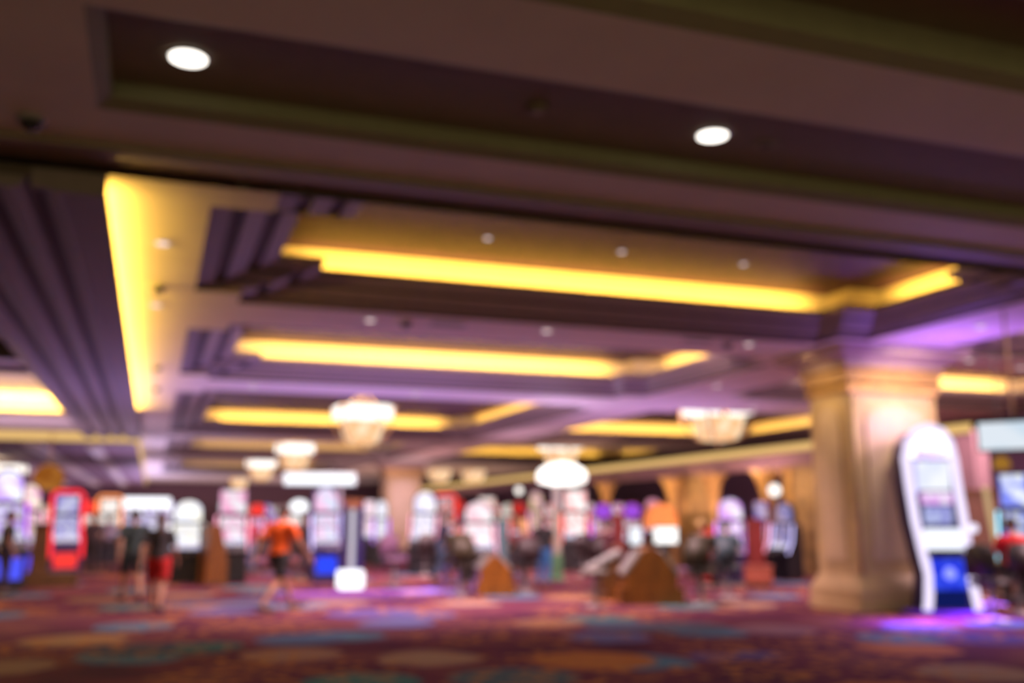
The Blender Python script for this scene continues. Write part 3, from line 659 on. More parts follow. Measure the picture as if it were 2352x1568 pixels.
# oval sign on pole
p = spot(1279, 25.9); t = thing('pole_sign', 'bright white oval sign on a tall grey pole with green foot', 'sign', p, facing(p))
bm = bmesh.new(); tube(bm, [(0,0,.05),(0,0,2.45)], .10, 14); new('pole', bm, mat('pale_green_metal', (.42,.42,.34), .5), t)
bm = bmesh.new(); lathe(bm, [(.20,0),(.20,.05),(.14,.10),(.13,.62),(.11,.66)], 20); new('foot', bm, mat('green_foot', (.08,.22,.10), .5), t)
bm = bmesh.new(); lathe(bm, [(.3,0),(.62,.08),(.66,.22),(.60,.40),(.35,.55),(.1,.60)], 28)
for v in bm.verts: v.co.y *= .4
o = new('oval_lamp', bm, G((1,.93,.88), 2.6), t, True); o.location = (.14, 0, 2.42)
bm = bmesh.new(); lathe(bm, [(.68,.0),(.68,.03)], 28)
for v in bm.verts: v.co.y *= .4
o = new('lower_rim', bm, mat('rosy_rim', (.5,.2,.15), .4), t); o.location = (.14, 0, 2.56)
area('sign_glow', (p.x, p.y, 3.1), .9, .3, 25, (.7,.5,1), (0,0,1))
# totem
p = onfloor(804, 1352); t = thing('light_totem', 'slim light totem with dark blue fins, white core and glowing white cube base', 'light totem', p, facing(p, 12))
bm = bmesh.new(); box(bm, -.27, .27, -.22, .22, 0, .42, bev=.03); new('glowing_base', bm, G((.95,.93,1), 1.9), t)
bm = bmesh.new(); box(bm, -.045, .045, -.14, .02, .42, 2.0); new('white_core', bm, G((.85,.78,.9), .8), t)
for x, s in ((-.16, .07), (.18, .09)):
    bm = bmesh.new(); box(bm, x-s, x+s, -.08, .12, .42, 1.98, bev=.01); new('blue_fin', bm, DARKBL, t)
bm = bmesh.new(); prism(bm, [(-.3,2.0),(.3,2.0),(.12,1.78),(-.12,1.78)], -.16, .14, 'y'); new('top_cap', bm, WOOD, t)
area('totem_glow', (p.x+.1, p.y-1.1, .30), 3.4, 1.3, 95, (.34,.20,1), (0,-.4,-1))
# hanging screen
p = spot(2334, 14); t = thing('hanging_screen', 'pale blue lit screen hanging from the ceiling at the right edge', 'screen', (p.x, p.y, 2.5), facing(p, -6))
bm = bmesh.new(); box(bm, -.42, .60, .0, .07, 0, .45, bev=.01); new('housing', bm, BLACK, t)
bm = bmesh.new(); box(bm, -.39, .57, -.012, .0, .03, .42); new('display', bm, G((.62,.74,.86), 1.0, (.75,.82,.9), 2), t)
bm = bmesh.new(); tube(bm, [(.07, .04, .45), (.07, .04, ZB+.3-2.5)], .018, 8); new('ceiling_rod', bm, GOLDP, t)
bm = bmesh.new(); box(bm, -.02, .16, .0, .08, .44, .50); new('bracket', bm, BLACK, t)

# ================================================================ FACADE AT THE RIGHT
FX = 17.5
struct('wall_arcade', box(box(B(FX, FX+.4, 17.5, 80, 3.06, 3.56), FX+.02, FX+.38, 18.3, 22.5, 0, 3.06), FX-.02, FX+.4, 17.45, 18.3, 0, 3.56), MAUVEP)
o = new('glowing_fascia', B(FX-.06, FX+.02, 17.5, 80, 3.50, 3.72), FASCIA_GLOW); tag(o, 'long gold lit cornice running above the arcade at right', 'light strip')  # cornice made to emit in place of being lit
struct('wall_inner', B(23.0, 23.2, 17.6, 80, 0, 4.5), mat('dark_plum_paint', (.07,.03,.07), .7))
def xrow(px):       # y at which image column px meets the arcade plane
    a = math.atan((px-1176)/2286.0)+YAW; return FX/math.tan(a)
def palm(px, label, s=1.0):
    y = xrow(px); t = thing('palm_column', label, 'column', (FX-.35*s, y, 0))
    bm = bmesh.new(); lathe(bm, [(.22,0),(.22,.12),(.13,.2),(.10,1.7*s),(.13,2.0)], 16); new('shaft', bm, GOLDP, t)
    for k in range(9):
        a = k*2*math.pi/9; bm = bmesh.new(); c, s_ = math.cos(a), math.sin(a)
        pr = [(.08,1.9,.07),(.14,2.3,.11),(.26,2.7,.13),(.46,2.98,.09),(.56,2.94,.02)]
        L1 = [bm.verts.new((r*c-w*s_, r*s_+w*c, z)) for r, z, w in pr]; L2 = [bm.verts.new((r*c+w*s_, r*s_-w*c, z)) for r, z, w in pr]
        L3 = [bm.verts.new((r*c-.05*c, r*s_-.05*s_, z+.05)) for r, z, w in pr]
        for i in range(4):
            bm.faces.new((L1[i], L1[i+1], L2[i+1], L2[i])); bm.faces.new((L1[i], L1[i+1], L3[i+1], L3[i])); bm.faces.new((L2[i], L2[i+1], L3[i+1], L3[i]))
        new('gilt_leaf', bm, GOLDP, t)
palm(1412, 'gold palm topped column rising between the violet topped machines')
palm(1566, 'gold palm topped column at the left side of the gold mosaic wall')
palm(1662, 'gold palm topped column behind the violet and white machine')
palm(1786, 'gold palm topped column nearest the pillar, with a cream lamp')
def goldwall(px0, px1, label):
    y0, y1 = xrow(px1), xrow(px0); t = thing('gilded_wall_panel', label, 'wall panel', (FX+.1, (y0+y1)/2, 0)); h_ = (y1-y0)/2
    new('panel', B(-.06, .06, -h_, h_, 0, 3.05), mat('gold_mosaic', (.27,.175,.075), .5, .2, var=.45, scale=2.5), t)
    for s in (-1, 1): new('pilaster', B(-.14, -.06, s*(h_-.15)-.15, s*(h_-.15)+.15, 0, 3.05), GOLDP, t)
goldwall(1560, 1646, 'gold mosaic wall panel behind the second podium')
goldwall(1806, 1900, 'gold mosaic wall panel just left of the pillar')
for px, s, z in ((1782, 'cream round wall lamp on the gold column near the pillar', 2.15), (1192, 'small round white lamp above the seated players', 2.7)):
    y = xrow(px); t = thing('wall_lamp', s, 'lamp', (16.4, 16.4/math.tan(math.atan((px-1176)/2286)+YAW), 0))
    if px == 1192:
        bm = bmesh.new(); tube(bm, [(0,0,0),(0,0,z)], .03, 8); new('post', bm, GREYM, t)
    else:
        bm = bmesh.new(); tube(bm, [(0,0,0),(0,0,z)], .04, 8); new('post', bm, GOLDP, t)
    bm = bmesh.new(); bmesh.ops.create_uvsphere(bm, u_segments=16, v_segments=10, radius=.17); o = new('globe', bm, SHADEW, t, True); o.location = (0,0,z+.2)
for px, pw in ((1412,8), (1566,11), (1610,14), (1700,12), (1786,16), (1850,12)):
    area('arcade_fill', (FX-1.5, xrow(px), 2.7), .1, .5, pw, (1,.62,.22), (1,0,-.3))  # unseen fill added in front of the arcade to light its gold panels
# awning
p = spot(1516, 33); t = thing('orange_awning', 'small orange domed awning between the violet topped machines and the gold wall', 'awning', p, facing(p, 10))
bm = bmesh.new(); prism(bm, [(-.55,1.25)]+[(.55*math.cos(math.pi-a*math.pi/10), 1.45+.62*math.sin(a*math.pi/10)) for a in range(0, 11)]+[(.55,1.25)], -.3, .3, 'y'); new('canopy', bm, mat('orange_fabric', (.75,.30,.06), .6, var=.2), t)
for x in (-.5, .5):
    for y in (-.25, .25): new('post', B(x-.03, x+.03, y-.03, y+.03, 0, 1.26), DWOOD, t)
# wine red posts/cabinets
def cabinet(px, dist, w, h_, m, label, name='wooden_cabinet', trimm=None):
    p = spot(px, dist); t = thing(name, label, 'cabinet', p, facing(p, 4))
    new('body', B(-w/2, w/2, -.25, .25, .08, h_-.05, bev=.012), m, t); new('plinth', B(-w/2+.03, w/2-.03, -.22, .22, 0, .08), BLACK, t)
    new('top_board', B(-w/2-.02, w/2+.02, -.27, .27, h_-.05, h_, bev=.008), trimm or m, t)
    new('door_panel', B(-w/2+.06, w/2-.06, -.27, -.25, .16, h_-.14, bev=.006), m, t)
cabinet(1417, 31.0, .34, 1.72, WINEW, 'narrow wine red cabinet between the two violet topped machines')
cabinet(1731, 24.6, .42, 1.56, WINEW, 'tall wine red cabinet between the violet machine and the pink edged one')
cabinet(1735, 23.3, .62, .5, mat('terracotta_lacquer', (.30,.08,.05), .4), 'low terracotta box at the foot of the wine red cabinet')
cabinet(1619, 25.2, .30, 1.35, mat('scarlet_lacquer', (.5,.03,.03), .4), 'slim scarlet cabinet left of the violet and white machine')
cabinet(1149, 27.2, .40, 1.55, mat('teal_lacquer', (.10,.19,.22), .4), 'teal grey cabinet right of the broad white machine')
# orange partition
p = onfloor(487, 1344); t = thing('wooden_partition', 'amber wooden partition with a pointed top between two dark based machines', 'partition', p, facing(p, 18))
bm = bmesh.new(); prism(bm, [(-.26,0),(.26,0),(.25,.55),(.10,1.25),(.03,1.42),(-.20,1.42),(-.22,.9)], -.3, .3, 'y'); new('board', bm, WOOD, t)
new('skirting', B(-.28, .28, -.32, .32, 0, .09), DWOOD, t)
# left pavilion
p = spot(98, 23.6); t = thing('wooden_pedestal', 'brown wooden post on a wide low gold platform, left of the red framed machine', 'pedestal', p, facing(p, 0))
new('platform', B(-.85, .85, -.5, .3, 0, .32, bev=.03), mat('bronze_plinth', (.11,.055,.012), .5), t)
bm = bmesh.new(); lathe(bm, [(.22,.32),(.19,.5),(.17,1.3),(.22,1.45)], sq=4); new('post', bm, DWOOD, t)
p = spot(104, 33); t = thing('hanging_canopy', 'amber lantern canopy hanging above the wooden post at left', 'lantern', (p.x, p.y, 2.5), facing(p))
bm = bmesh.new(); lathe(bm, [(.25,0),(.45,.18),(.5,.5),(.3,.78),(.1,.85)], 8); new('canopy', bm, G((.75,.28,.05), .55, (.5,.15,.02), 3), t)
bm = bmesh.new(); tube(bm, [(0,0,.8),(0,0,2.05)], .02, 6); new('chain', bm, GOLDP, t)
# partition wall between the pillar machine and the right hand bank
p = spot(2248, 21.5); t = thing('brown_screen_panel', 'tall brown wooden screen panel between the arched machine and the right edge', 'partition', p, facing(p, 0))
new('panel', B(-.48, .45, 0, .08, .08, 2.1, bev=.01), BROWNP, t); new('rail', B(-.42, .44, -.02, .10, 2.1, 2.18), DWOOD, t); new('foot_rail', B(-.42, .44, -.04, .12, 0, .08), DWOOD, t)
p = spot(2282, 20.0); t = thing('gold_light_column', 'slanted cream and gold lit strip left of the person in red', 'light', p, facing(p, 0))
bm = bmesh.new(); tube(bm, [(.10,0,.02),(.06,0,.7),(-.06,0,1.7),(-.10,0,2.2)], .06, 10); new('lit_tube', bm, G((.75,.50,.26), .75), t)
new('foot', B(0, .22, -.1, .1, 0, .04), GREYM, t)
p = spot(2312, 17.8); t = thing('amber_pendant', 'small dim amber pendant lamp under the hanging screen', 'lamp', (p.x, p.y, 2.42))
bm = bmesh.new(); lathe(bm, [(.05,0),(.16,.06),(.12,.2),(.03,.26)], 14); new('shade', bm, G((.6,.28,.04), .55), t)
bm = bmesh.new(); tube(bm, [(0,0,.25),(0,0,2.98)], .01, 6); new('cord', bm, BLACK, t)

# ================================================================ CHAIRS AND PODIUMS
def make_stool(m, label, p, rz, arms=True, high=.62, back=True):
    t = thing('casino_chair', label, 'chair', p, rz)
    bm = bmesh.new(); lathe(bm, [(.26,0),(.26,.02),(.08,.05),(.05,.07)], 24); new('base', bm, CHROME, t, True)
    bm = bmesh.new(); tube(bm, [(0,0,.05),(0,0,high-.08)], .035, 12); new('post', bm, CHROME, t)
    bm = bmesh.new(); box(bm, -.25, .25, -.24, .24, high-.10, high+.02, bev=.04); new('seat', bm, m, t, True)
    if back:
        bm = bmesh.new()
        prism(bm, [(-.24,high+.05),(.24,high+.05),(.26,high+.35),(.20,high+.52),(0,high+.56),(-.20,high+.52),(-.26,high+.35)], .22, .30, 'y')
        bmesh.ops.bevel(bm, geom=bm.edges[:], offset=.015, segments=2, affect='EDGES'); new('backrest', bm, m, t, True)
        bm = bmesh.new()
        for x in (-.14, .14): tube(bm, [(x,.20,high-.06),(x,.27,high+.0),(x,.26,high+.12)], .015, 8)
        tube(bm, [(-.14,.20,high-.06),(.14,.20,high-.06)], .015, 8)
        new('back_support', bm, CHROME, t)
    bm = bmesh.new(); 
    pts = [(.2*math.cos(a*math.pi/8), .2*math.sin(a*math.pi/8), .24) for a in range(17)]; tube(bm, pts, .012, 6); new('foot_ring', bm, CHROME, t)
    return t
def ch_at(px, py, m, label, turn, **k):
    p = onfloor(px, py); return make_stool(m, label, p, facing(p, turn), **k)
ch_at(1055, 1366, OLEATH, 'dark olive chair seen from behind, left of the small amber podium', 180+20)
ch_at(1206, 1362, LEATH, 'dark chair with a chrome post, right of the small amber podium', 200)
ch_at(905, 1348, mat('mauve_leather', (.24,.12,.22), .5), 'mauve round backed stool standing alone left of centre', 30, high=.66)
ch_at(1368, 1392, mat('grey_leather', (.13,.12,.10), .5), 'grey topped backless stool left of the large amber podium', 0, back=False, high=.64)
ch_at(1612, 1387, OLEATH, 'dark olive chair seen from behind, right of the large amber podium', 165)
ch_at(1672, 1372, mat('slate_blue_leather', (.03,.06,.08), .5), 'slate blue chair farther right of the large amber podium', 170)
ch_at(975, 1322, LEATH, 'dark swivel chair in front of the white and pink machine', 190)
ch_at(1340, 1322, LEATH, 'dark chair in front of the tall red edged machine', 180)
ch_at(2284, 1426, LEATH, 'dark chair at the right edge, left of the person in red', 150)
def podium(px, py, w, h_, label, turn, deck_dir=-1):
    p = onfloor(px, py); t = thing('gaming_podium', label, 'gaming podium', p, facing(p, turn)); h = w/2
    bm = bmesh.new(); prism(bm, [(-h*.80,.30),(h*.80,.30),(h*.80,.50),(h*.30,h_*.93),(h*.10,h_),(-h*.10,h_),(-h*.30,h_*.93),(-h*.80,.50)], .0, .9, 'y'); new('wooden_body', bm, WOOD, t)
    new('plinth', B(-h, h, -.04, .94, 0, .30, bev=.01), WOOD, t)
    for s in (-1, 1):
        bm = bmesh.new(); prism(bm, [(s*h*.86,.52),(s*h*.92,.56),(s*h*.36,h_*.97),(s*h*.30,h_*.93)], .03, .87, 'y'); new('slanted_deck', bm, GREYM, t)
    return t
podium(1138, 1368, .80, .80, 'small amber wooden gaming podium with a peaked top, in the centre', 8)
pd = podium(1500, 1389, 1.18, 1.02, 'large amber wooden gaming podium with screens, in front of the arcade', 10)
def monitor(owner, lx, ly, z0, w, h_, c, turn, zr):
    "a screen on a short stand fixed to the podium's ridge; lx, ly in the podium's own frame"
    bm = bmesh.new(); box(bm, -w/2-.02, w/2+.02, .0, .06, z0-.02, z0+h_+.02, bev=.01); tube(bm, [(0,.05,zr),(0,.05,z0+.02)], .02, 8)
    o = new('monitor', bm, BLACK, owner); o.location = (lx, ly, 0); o.rotation_euler = (0, 0, math.radians(turn))
    bm = bmesh.new(); box(bm, -w/2, w/2, -.012, 0, z0, z0+h_); new('screen', bm, c, o)
monitor(pd, .34, .35, 1.10, .44, .30, G((1,.97,.95), 1.6), 0, .68)
monitor(pd, -.24, .35, 1.08, .26, .32, G((.9,.93,1), 1.2), 25, .75)
new_t = thing('gaming_podium', 'dark slant topped console with a grey deck, left of the large amber podium', 'gaming podium', onfloor(1420, 1384)+Vector((0,.5,0)), facing(onfloor(1420,1384), 10))
bm = bmesh.new(); prism(bm, [(-.10,0),(.25,0),(.25,.82),(-.10,.62)], 0, .6, 'y'); new('body', bm, DWOOD, new_t)
bm = bmesh.new(); prism(bm, [(-.32,.56),(.30,.90),(.30,.96),(-.34,.62)], -.03, .66, 'y'); new('grey_deck', bm, GREYM, new_t)

# ================================================================ PEOPLE
def evalmesh(o):
    dg = bpy.context.evaluated_depsgraph_get(); dg.update()
    me = bpy.data.meshes.new_from_object(o.evaluated_get(dg)); return me
def skinned(name, verts, edges, radii, extra=None, voxel=.013, smooth=4, mt=None, parent=None):
    me = bpy.data.meshes.new(name+'_rig'); me.from_pydata(verts, edges, []); me.update()
    o = bpy.data.objects.new(name+'_rig', me); C.objects.link(o)
    sk = o.modifiers.new('s', 'SKIN'); sk.use_smooth_shade = True
    for i, r in enumerate(radii): me.skin_vertices[0].data[i].radius = r
    me.skin_vertices[0].data[0].use_root = True
    o.modifiers.new('u', 'SUBSURF').levels = 1
    m1 = evalmesh(o)
    bm = bmesh.new(); bm.from_mesh(m1)
    if extra: extra(bm)
    m2 = bpy.data.meshes.new(name+'_raw'); bm.to_mesh(m2); bm.free()
    o.modifiers.clear(); o2 = bpy.data.objects.new(name+'_raw', m2); C.objects.link(o2)
    rm = o2.modifiers.new('r', 'REMESH'); rm.mode = 'VOXEL'; rm.voxel_size = voxel; rm.use_smooth_shade = True
    sm = o2.modifiers.new('m', 'SMOOTH'); sm.factor = .5; sm.iterations = smooth
    m3 = evalmesh(o2); m3.name = name
    for x in (o, o2): bpy.data.objects.remove(x)
    for x in (me, m1, m2): bpy.data.meshes.remove(x)
    m3.materials.clear(); m3.materials.append(mt)
    m3.polygons.foreach_set('use_smooth', [True]*len(m3.polygons))
    r = bpy.data.objects.new(name, m3); C.objects.link(r)
    if parent: r.parent = parent
    return r
def ell(bm, c, r, u=16, v=12):
    q = bmesh.ops.create_uvsphere(bm, u_segments=u, v_segments=v, radius=1)
    for x in q['verts']: x.co = Vector((c[0]+x.co.x*r[0], c[1]+x.co.y*r[1], c[2]+x.co.z*r[2]))
def cloth(name, verts, edges, radii, mt, parent, voxel=.013):
    "sleeves, legs and torso of a garment as tapered shells fused into one surface"
    bm = bmesh.new(); N = 16
    deg = {}
    for a, b_ in edges: deg[a] = deg.get(a, 0)+1; deg[b_] = deg.get(b_, 0)+1
    for a, b_ in edges:
        p, q = Vector(verts[a]), Vector(verts[b_]); d = (q-p).normalized()
        u = Vector((1,0,0)) if abs(d.x) < .8 else Vector((0,0,1)); u = (u - d*u.dot(d)).normalized(); w = d.cross(u); rings = []
        for (c, r) in ((p, radii[a]), (p.lerp(q, .5), tuple((radii[a][i]+radii[b_][i])/2 for i in (0,1))), (q, radii[b_])):
            rings.append([bm.verts.new(c + u*r[0]*math.cos(2*math.pi*k/N) + w*r[1]*math.sin(2*math.pi*k/N)) for k in range(N)])
        for x, y in zip(rings, rings[1:]):
            for k in range(N): bm.faces.new((x[k], x[(k+1)%N], y[(k+1)%N], y[k]))
        bm.faces.new(rings[0][::-1]); bm.faces.new(rings[-1])
    for i, v in enumerate(verts):
        if deg.get(i, 0) > 1: ell(bm, v, (radii[i][0], radii[i][1], min(radii[i])))
    bmesh.ops.recalc_face_normals(bm, faces=bm.faces[:])
    m2 = bpy.data.meshes.new(name+'_raw'); bm.to_mesh(m2); bm.free()
    o2 = bpy.data.objects.new(name+'_raw', m2); C.objects.link(o2)
    rm = o2.modifiers.new('r', 'REMESH'); rm.mode = 'VOXEL'; rm.voxel_size = voxel; rm.use_smooth_shade = True
    sm = o2.modifiers.new('m', 'SMOOTH'); sm.factor = .5; sm.iterations = 3
    m3 = evalmesh(o2); m3.name = name; bpy.data.objects.remove(o2); bpy.data.meshes.remove(m2)
    m3.materials.clear(); m3.materials.append(mt); m3.polygons.foreach_set('use_smooth', [True]*len(m3.polygons))
    r = bpy.data.objects.new(name, m3); C.objects.link(r); r.parent = parent; return r
SKINS = {'fair': (.55,.33,.24), 'tan': (.42,.22,.13), 'brown': (.20,.10,.06)}
def person(label, p, rz, h=1.75, pose='walk', top=(.1,.1,.1), bottom=(.02,.02,.02), legs='shorts', hair=(.03,.02,.015), long_hair=False, skin='tan', female=False, stride=1.0, lean=0, sleeve='short', seat=.62):
    t = thing('person', label, 'person', p, rz); t.scale = (1.14, 1.14, 1.0); k = h/1.75; sg = lambda v: tuple(x*k for x in v)
    sh = .165 if female else .19; wd = .9 if female else 1.0
    J = {}
    sit = pose == 'sit'
    pz = (seat+.12)/k if sit else .94
    f = -1  # forward is -y
    J['pel'] = (0, 0, pz); J['waist'] = (0, -.01+.2*lean*-.2, pz+.20); J['chest'] = (0, -.02-.12*lean, pz+.40); J['neck'] = (0, -.02-.2*lean, pz+.56); J['head'] = (0, -.04-.24*lean, pz+.62)
    st = .20*stride if pose == 'walk' else .03
    if sit:
        for s, n in ((-1,'l'), (1,'r')):
            J['hip'+n] = (s*.10, -.02, pz-.02); J['kn'+n] = (s*.14, -.42, pz-.02); J['an'+n] = (s*.13, -.40, pz-.46); J['toe'+n] = (s*.14, -.58, pz-.51)
            J['sho'+n] = (s*sh, -.02-.12*lean, pz+.47); J['el'+n] = (s*.25, -.10-.1*lean, pz+.22); J['wr'+n] = (s*.17, -.36-.1*lean, pz+.18)
    else:
        for s, n in ((-1,'l'), (1,'r')):
            d = s*st
            J['hip'+n] = (s*.095, 0, pz-.03); J['kn'+n] = (s*.10, -.03-d*.65 - (.05 if d < 0 and pose == 'walk' else 0), .50); J['an'+n] = (s*.095, .01-d*1.5 , .09 + (.05 if d < 0 and pose == 'walk' else 0)); J['toe'+n] = (s*.115, -.17-d*1.5, .035 + (.0 if d < 0 else 0))
            J['sho'+n] = (s*sh, -.02-.12*lean, pz+.48); J['el'+n] = (s*(sh+.07), .02+d*.6-.10*lean, pz+.20); J['wr'+n] = (s*(sh+.08), -.06+d*1.1-.14*lean, pz-.04)
    V = []; E_ = []; R = []; idx = {}
    def add(n, co, r, to=None):
        V.append(sg(co)); R.append((r[0]*k, r[1]*k)); idx[n] = len(V)-1
        if to is not None: E_.append((idx[to], idx[n]))
    add('pel', J['pel'], (.135*(1.08 if female else 1), .105)); add('waist', J['waist'], (.115*wd, .09), 'pel'); add('chest', J['chest'], (.15*wd, .105), 'waist')
    add('neck', J['neck'], (.052, .055), 'chest'); add('head', J['head'], (.055, .06), 'neck')
    for n, s in (('l', -1), ('r', 1)):
        add('sho'+n, J['sho'+n], (.052, .052), 'chest'); add('el'+n, J['el'+n], (.036, .036), 'sho'+n); add('wr'+n, J['wr'+n], (.023, .026), 'el'+n)
        w = Vector(J['wr'+n]); e = Vector(J['el'+n]); d = (w-e).normalized(); sd = Vector((0,-1,0)) - d*Vector((0,-1,0)).dot(d); sd.normalize(); nn = d.cross(sd)*s
        palm_ = w + d*.055; add('pa'+n, tuple(palm_), (.018, .036), 'wr'+n)
        for i, (o_, l) in enumerate(((-.028,.062),(-.010,.078),(.009,.084),(.027,.074))):
            a = palm_ + d*.035 + sd*o_; b_ = a + d*l*.5 + nn*.008; c = a + d*l*.92 + nn*.026
            add('f%d%s' % (i, n), tuple(a), (.0095,.0095), 'pa'+n); add('g%d%s' % (i, n), tuple(b_), (.0088,.0088), 'f%d%s' % (i, n)); add('h%d%s' % (i, n), tuple(c), (.0078,.0078), 'g%d%s' % (i, n))
        a = w + d*.03 + sd*.038; b_ = a + d*.035 + sd*.022 + nn*.01
        add('t1'+n, tuple(a), (.012,.012), 'pa'+n); add('t2'+n, tuple(b_), (.0095,.0095), 't1'+n)
        add('hip'+n, J['hip'+n], (.092, .095), 'pel'); add('kn'+n, J['kn'+n], (.056, .058), 'hip'+n)
        kk, aa = Vector(J['kn'+n]), Vector(J['an'+n]); cf = kk.lerp(aa, .32); add('cf'+n, tuple(cf + Vector((0,.012,0))), (.052,.056), 'kn'+n)
        add('an'+n, J['an'+n], (.033,.036), 'cf'+n); add('toe'+n, J['toe'+n], (.038,.026), 'an'+n)
    hc = Vector(J['head']) + Vector((0,-.01,.10))
    def extra(bm):
        c = hc*k
        ell(bm, c, (.076*k,.094*k,.118*k)); ell(bm, c+Vector((0,-.02,-.055))*k, (.055*k,.07*k,.06*k))
        ell(bm, c+Vector((0,-.098,-.02))*k, (.014*k,.02*k,.024*k), 10, 8)
        ell(bm, c+Vector((0,-.085,-.066))*k, (.024*k,.01*k,.007*k), 10, 8)
        for s in (-1, 1): ell(bm, c+Vector((s*.077,0,-.015))*k, (.012*k,.022*k,.032*k), 10, 8)
    skm = mat('skin_'+skin, SKINS[skin], .5, var=.06)
    skinned('body', V, E_, R, extra, .011, 3, skm, t)
    for s in (-1, 1):
        bm = bmesh.new(); ell(bm, (hc+Vector((s*.03,-.083,.012)))*k, (.012*k,.008*k,.009*k), 8, 6); new('eye', bm, mat('eye_dark', (.03,.02,.02), .2), t, True)
    # hair
    bm = bmesh.new(); c = hc*k; ell(bm, c+Vector((0,.018,.028))*k, (.086*k,.096*k,.108*k), 20, 14)
    cut = [v for v in bm.verts if (v.co-c).y < -.045*k and (v.co-c).z < .06*k or (v.co-c).z < -.05*k]
    bmesh.ops.delete(bm, geom=cut, context='VERTS')
    if long_hair:
        tube(bm, [c+Vector((0,.07,.03))*k, c+Vector((0,.095,-.08))*k, c+Vector((0,.10,-.2))*k, c+Vector((0,.10,-.30))*k], .06*k, 12)
    new('hair', bm, mat('hair_%.3f_%.3f' % hair[:2], hair, .6, var=.3, scale=40, bump=.3), t, True)
    # shirt
    tm = mat('cloth_%.2f_%.2f_%.2f' % top, top, .85, var=.18, scale=14, bump=.25)
    V2 = [J['pel'], J['waist'], J['chest'], (J['neck'][0], J['neck'][1]+.005, J['neck'][2]-.045)]; R2 = [(.170,.140), (.150*wd,.125), (.185*wd,.135), (.066,.066)]; E2 = [(0,1),(1,2),(2,3)]
    for n in 'lr':
        a, b_, w = Vector(J['sho'+n]), Vector(J['el'+n]), Vector(J['wr'+n]); i = len(V2)
        V2 += [tuple(a), tuple(a.lerp(b_, .75))]; R2 += [(.070,.070), (.062,.062)]; E2 += [(2,i),(i,i+1)]
        if sleeve == 'long': V2 += [tuple(b_), tuple(b_.lerp(w,.92))]; R2 += [(.05,.05),(.038,.038)]; E2 += [(i+1,i+2),(i+2,i+3)]
    cloth('shirt', [sg(v) for v in V2], E2, [(r[0]*k, r[1]*k) for r in R2], tm, t)
    bmt = mat('cloth_%.2f_%.2f_%.2f' % bottom, bottom, .85, var=.18, scale=14, bump=.25)
    V3 = [tuple(Vector(J['pel'])+Vector((0,0,.06))), J['pel']]; R3 = [(.160,.130), (.165,.135)]; E3 = [(0,1)]
    for n in 'lr':
        a, b_, c_ = Vector(J['hip'+n]), Vector(J['kn'+n]), Vector(J['an'+n]); i = len(V3)
        V3 += [tuple(a), tuple(a.lerp(b_, .85))]; R3 += [(.108,.110), (.085,.085)]; E3 += [(1,i),(i,i+1)]
        if legs == 'trousers': V3 += [tuple(b_), tuple(b_.lerp(c_,.95))]; R3 += [(.074,.074),(.058,.06)]; E3 += [(i+1,i+2),(i+2,i+3)]
    cloth('trousers' if legs == 'trousers' else 'shorts', [sg(v) for v in V3], E3, [(r[0]*k, r[1]*k) for r in R3], bmt, t)
    for n in 'lr':
        a, b_ = Vector(J['an'+n])*k, Vector(J['toe'+n])*k; bm = bmesh.new(); d = (b_-a); zf = min(b_.z, a.z)-.03*k
        ell(bm, (b_.x, b_.y-.0, b_.z-.002), (.046*k,.07*k,.034*k)); ell(bm, ((a.x+b_.x)/2, (a.y+b_.y)/2+.02*k, (b_.z+a.z)/2-.012*k), (.043*k,.11*k,.042*k)); ell(bm, (a.x, a.y+.025*k, a.z-.045*k), (.04*k,.05*k,.045*k))
        new('shoe', bm, mat('shoe_leather', (.05,.04,.035), .5), t, True)
    return t
def pf(px, py): return onfloor(px, py)
a = pf(637, 1403); person('person in an orange T-shirt and black shorts walking across the carpet', a, facing(a, 135), 1.76, 'walk', (.80,.12,.01), (.012,.012,.014), 'shorts', stride=1.35, skin='tan')
a = pf(300, 1380); person('person in a dark green T-shirt and dark shorts walking at left', a, facing(a, 190), 1.70, 'walk', (.025,.045,.045), (.02,.03,.03), 'shorts', skin='tan')
a = pf(357, 1404); person('person with dark hair, black top and red shorts walking beside the one in green', a, facing(a, 170), 1.62, 'walk', (.02,.018,.02), (.42,.01,.01), 'shorts', hair=(.05,.025,.015), long_hair=True, female=True)
a = pf(208, 1312); person('person in dark clothes standing right of the red framed machine', a, facing(a, 160), 1.68, 'stand', (.06,.04,.05), (.03,.025,.03), 'trousers', skin='brown')
a = pf(243, 1304); person('person in a lavender grey shirt standing before the orange framed machine', a, facing(a, 200), 1.66, 'stand', (.28,.24,.36), (.03,.03,.05), 'trousers')
a = pf(690, 1332); person('person in dark brown clothes walking just behind the one in orange', a, facing(a, 120), 1.68, 'walk', (.06,.035,.04), (.04,.025,.03), 'trousers', skin='brown', stride=.8)
a = pf(703, 1300); person('person in a blue shirt standing in front of the white oval machine', a, facing(a, 180), 1.68, 'stand', (.08,.20,.36), (.05,.06,.12), 'trousers')
a = pf(4, 1366); person('person in dark navy clothes cut by the left edge', a, facing(a, 100), 1.70, 'stand', (.03,.035,.06), (.03,.02,.04), 'trousers')
a = pf(570, 1318); person('person in a crimson shirt and blue jeans left of the one in orange', a, facing(a, 180), 1.62, 'stand', (.30,.03,.06), (.06,.12,.22), 'trousers')
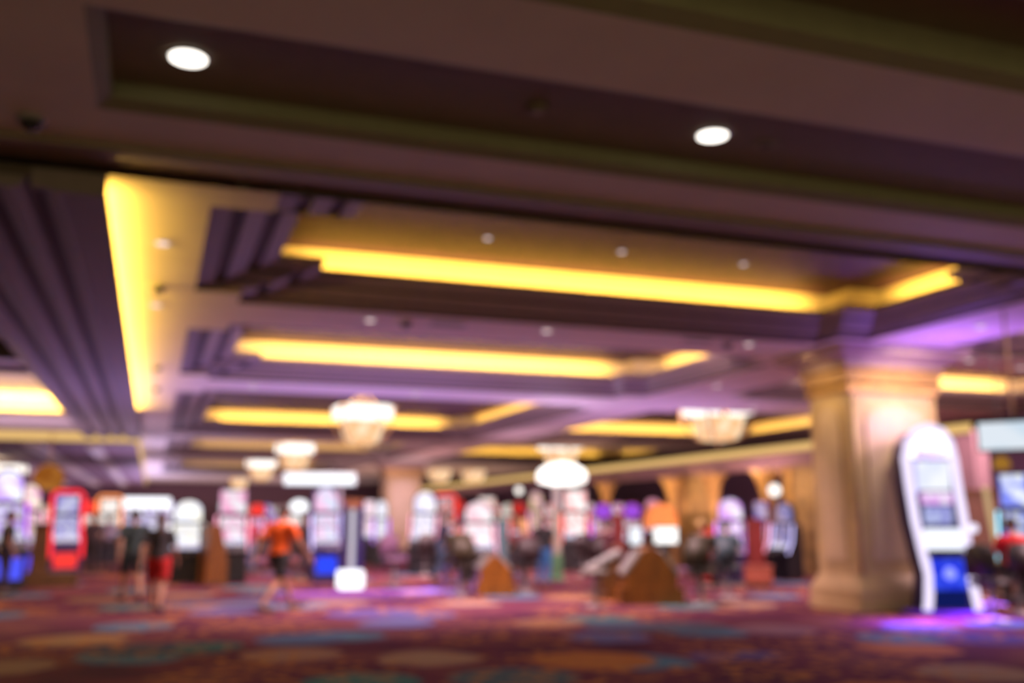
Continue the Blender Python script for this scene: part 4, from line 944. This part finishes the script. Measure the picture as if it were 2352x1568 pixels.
a = pf(1012, 1338); person('person in dark navy with blue jeans leaning at the red machines', a, facing(a, 100), 1.68, 'walk', (.03,.03,.07), (.05,.09,.16), 'trousers', stride=.6, lean=.4)
a = pf(1248, 1346); person('person in a black top and bright blue jeans left of the sign pole', a, facing(a, 175), 1.60, 'stand', (.015,.015,.018), (.03,.13,.33), 'trousers', hair=(.04,.02,.015), long_hair=True, female=True)
a = pf(1056, 1362); person('seated person in an olive top at the left of the small amber podium', a+Vector((0,.0,0)), facing(a, 200), 1.66, 'sit', (.05,.042,.02), (.03,.025,.02), 'trousers', lean=.3)
a = pf(1206, 1360); person('seated person in a wine top with blond hair behind the small amber podium', a, facing(a, 200), 1.66, 'sit', (.12,.04,.05), (.04,.03,.04), 'trousers', hair=(.45,.28,.10), long_hair=True, female=True, lean=.3)
a = pf(1612, 1385); person('seated person in dark olive clothes with blond hair at the large amber podium', a, facing(a, 165), 1.66, 'sit', (.04,.032,.018), (.025,.022,.02), 'trousers', hair=(.42,.28,.10), lean=.3)
a = pf(1386, 1352); person('seated person in a dark red top left of the large amber podium', a+Vector((0,0,0)), facing(a, 140), 1.60, 'sit', (.09,.02,.03), (.05,.03,.03), 'trousers', lean=.4)
ch_at(1386, 1354, LEATH, 'dark chair under the seated person in dark red', 140)
a = pf(1672, 1370); person('seated person in a slate blue top facing the violet machine', a, facing(a, 175), 1.64, 'sit', (.04,.07,.09), (.05,.03,.06), 'trousers', lean=.2)
a = pf(1806, 1326); person('person in a blue shirt and lavender trousers standing left of the pillar', a, facing(a, 30), 1.72, 'stand', (.12,.14,.36), (.24,.22,.40), 'trousers', hair=(.02,.02,.02))
a = pf(1782, 1312); person('person in a plum top standing under the cream wall lamp', a, facing(a, 210), 1.66, 'stand', (.12,.05,.12), (.05,.03,.06), 'trousers')
a = pf(2344, 1408); person('seated person in a red shirt and black shorts at the right edge', a, facing(a, 205), 1.74, 'sit', (.62,.01,.015), (.012,.012,.012), 'shorts', lean=.1, seat=.62)
make_stool(LEATH, 'black stool under the person in red at the right edge', a, facing(a, 205))
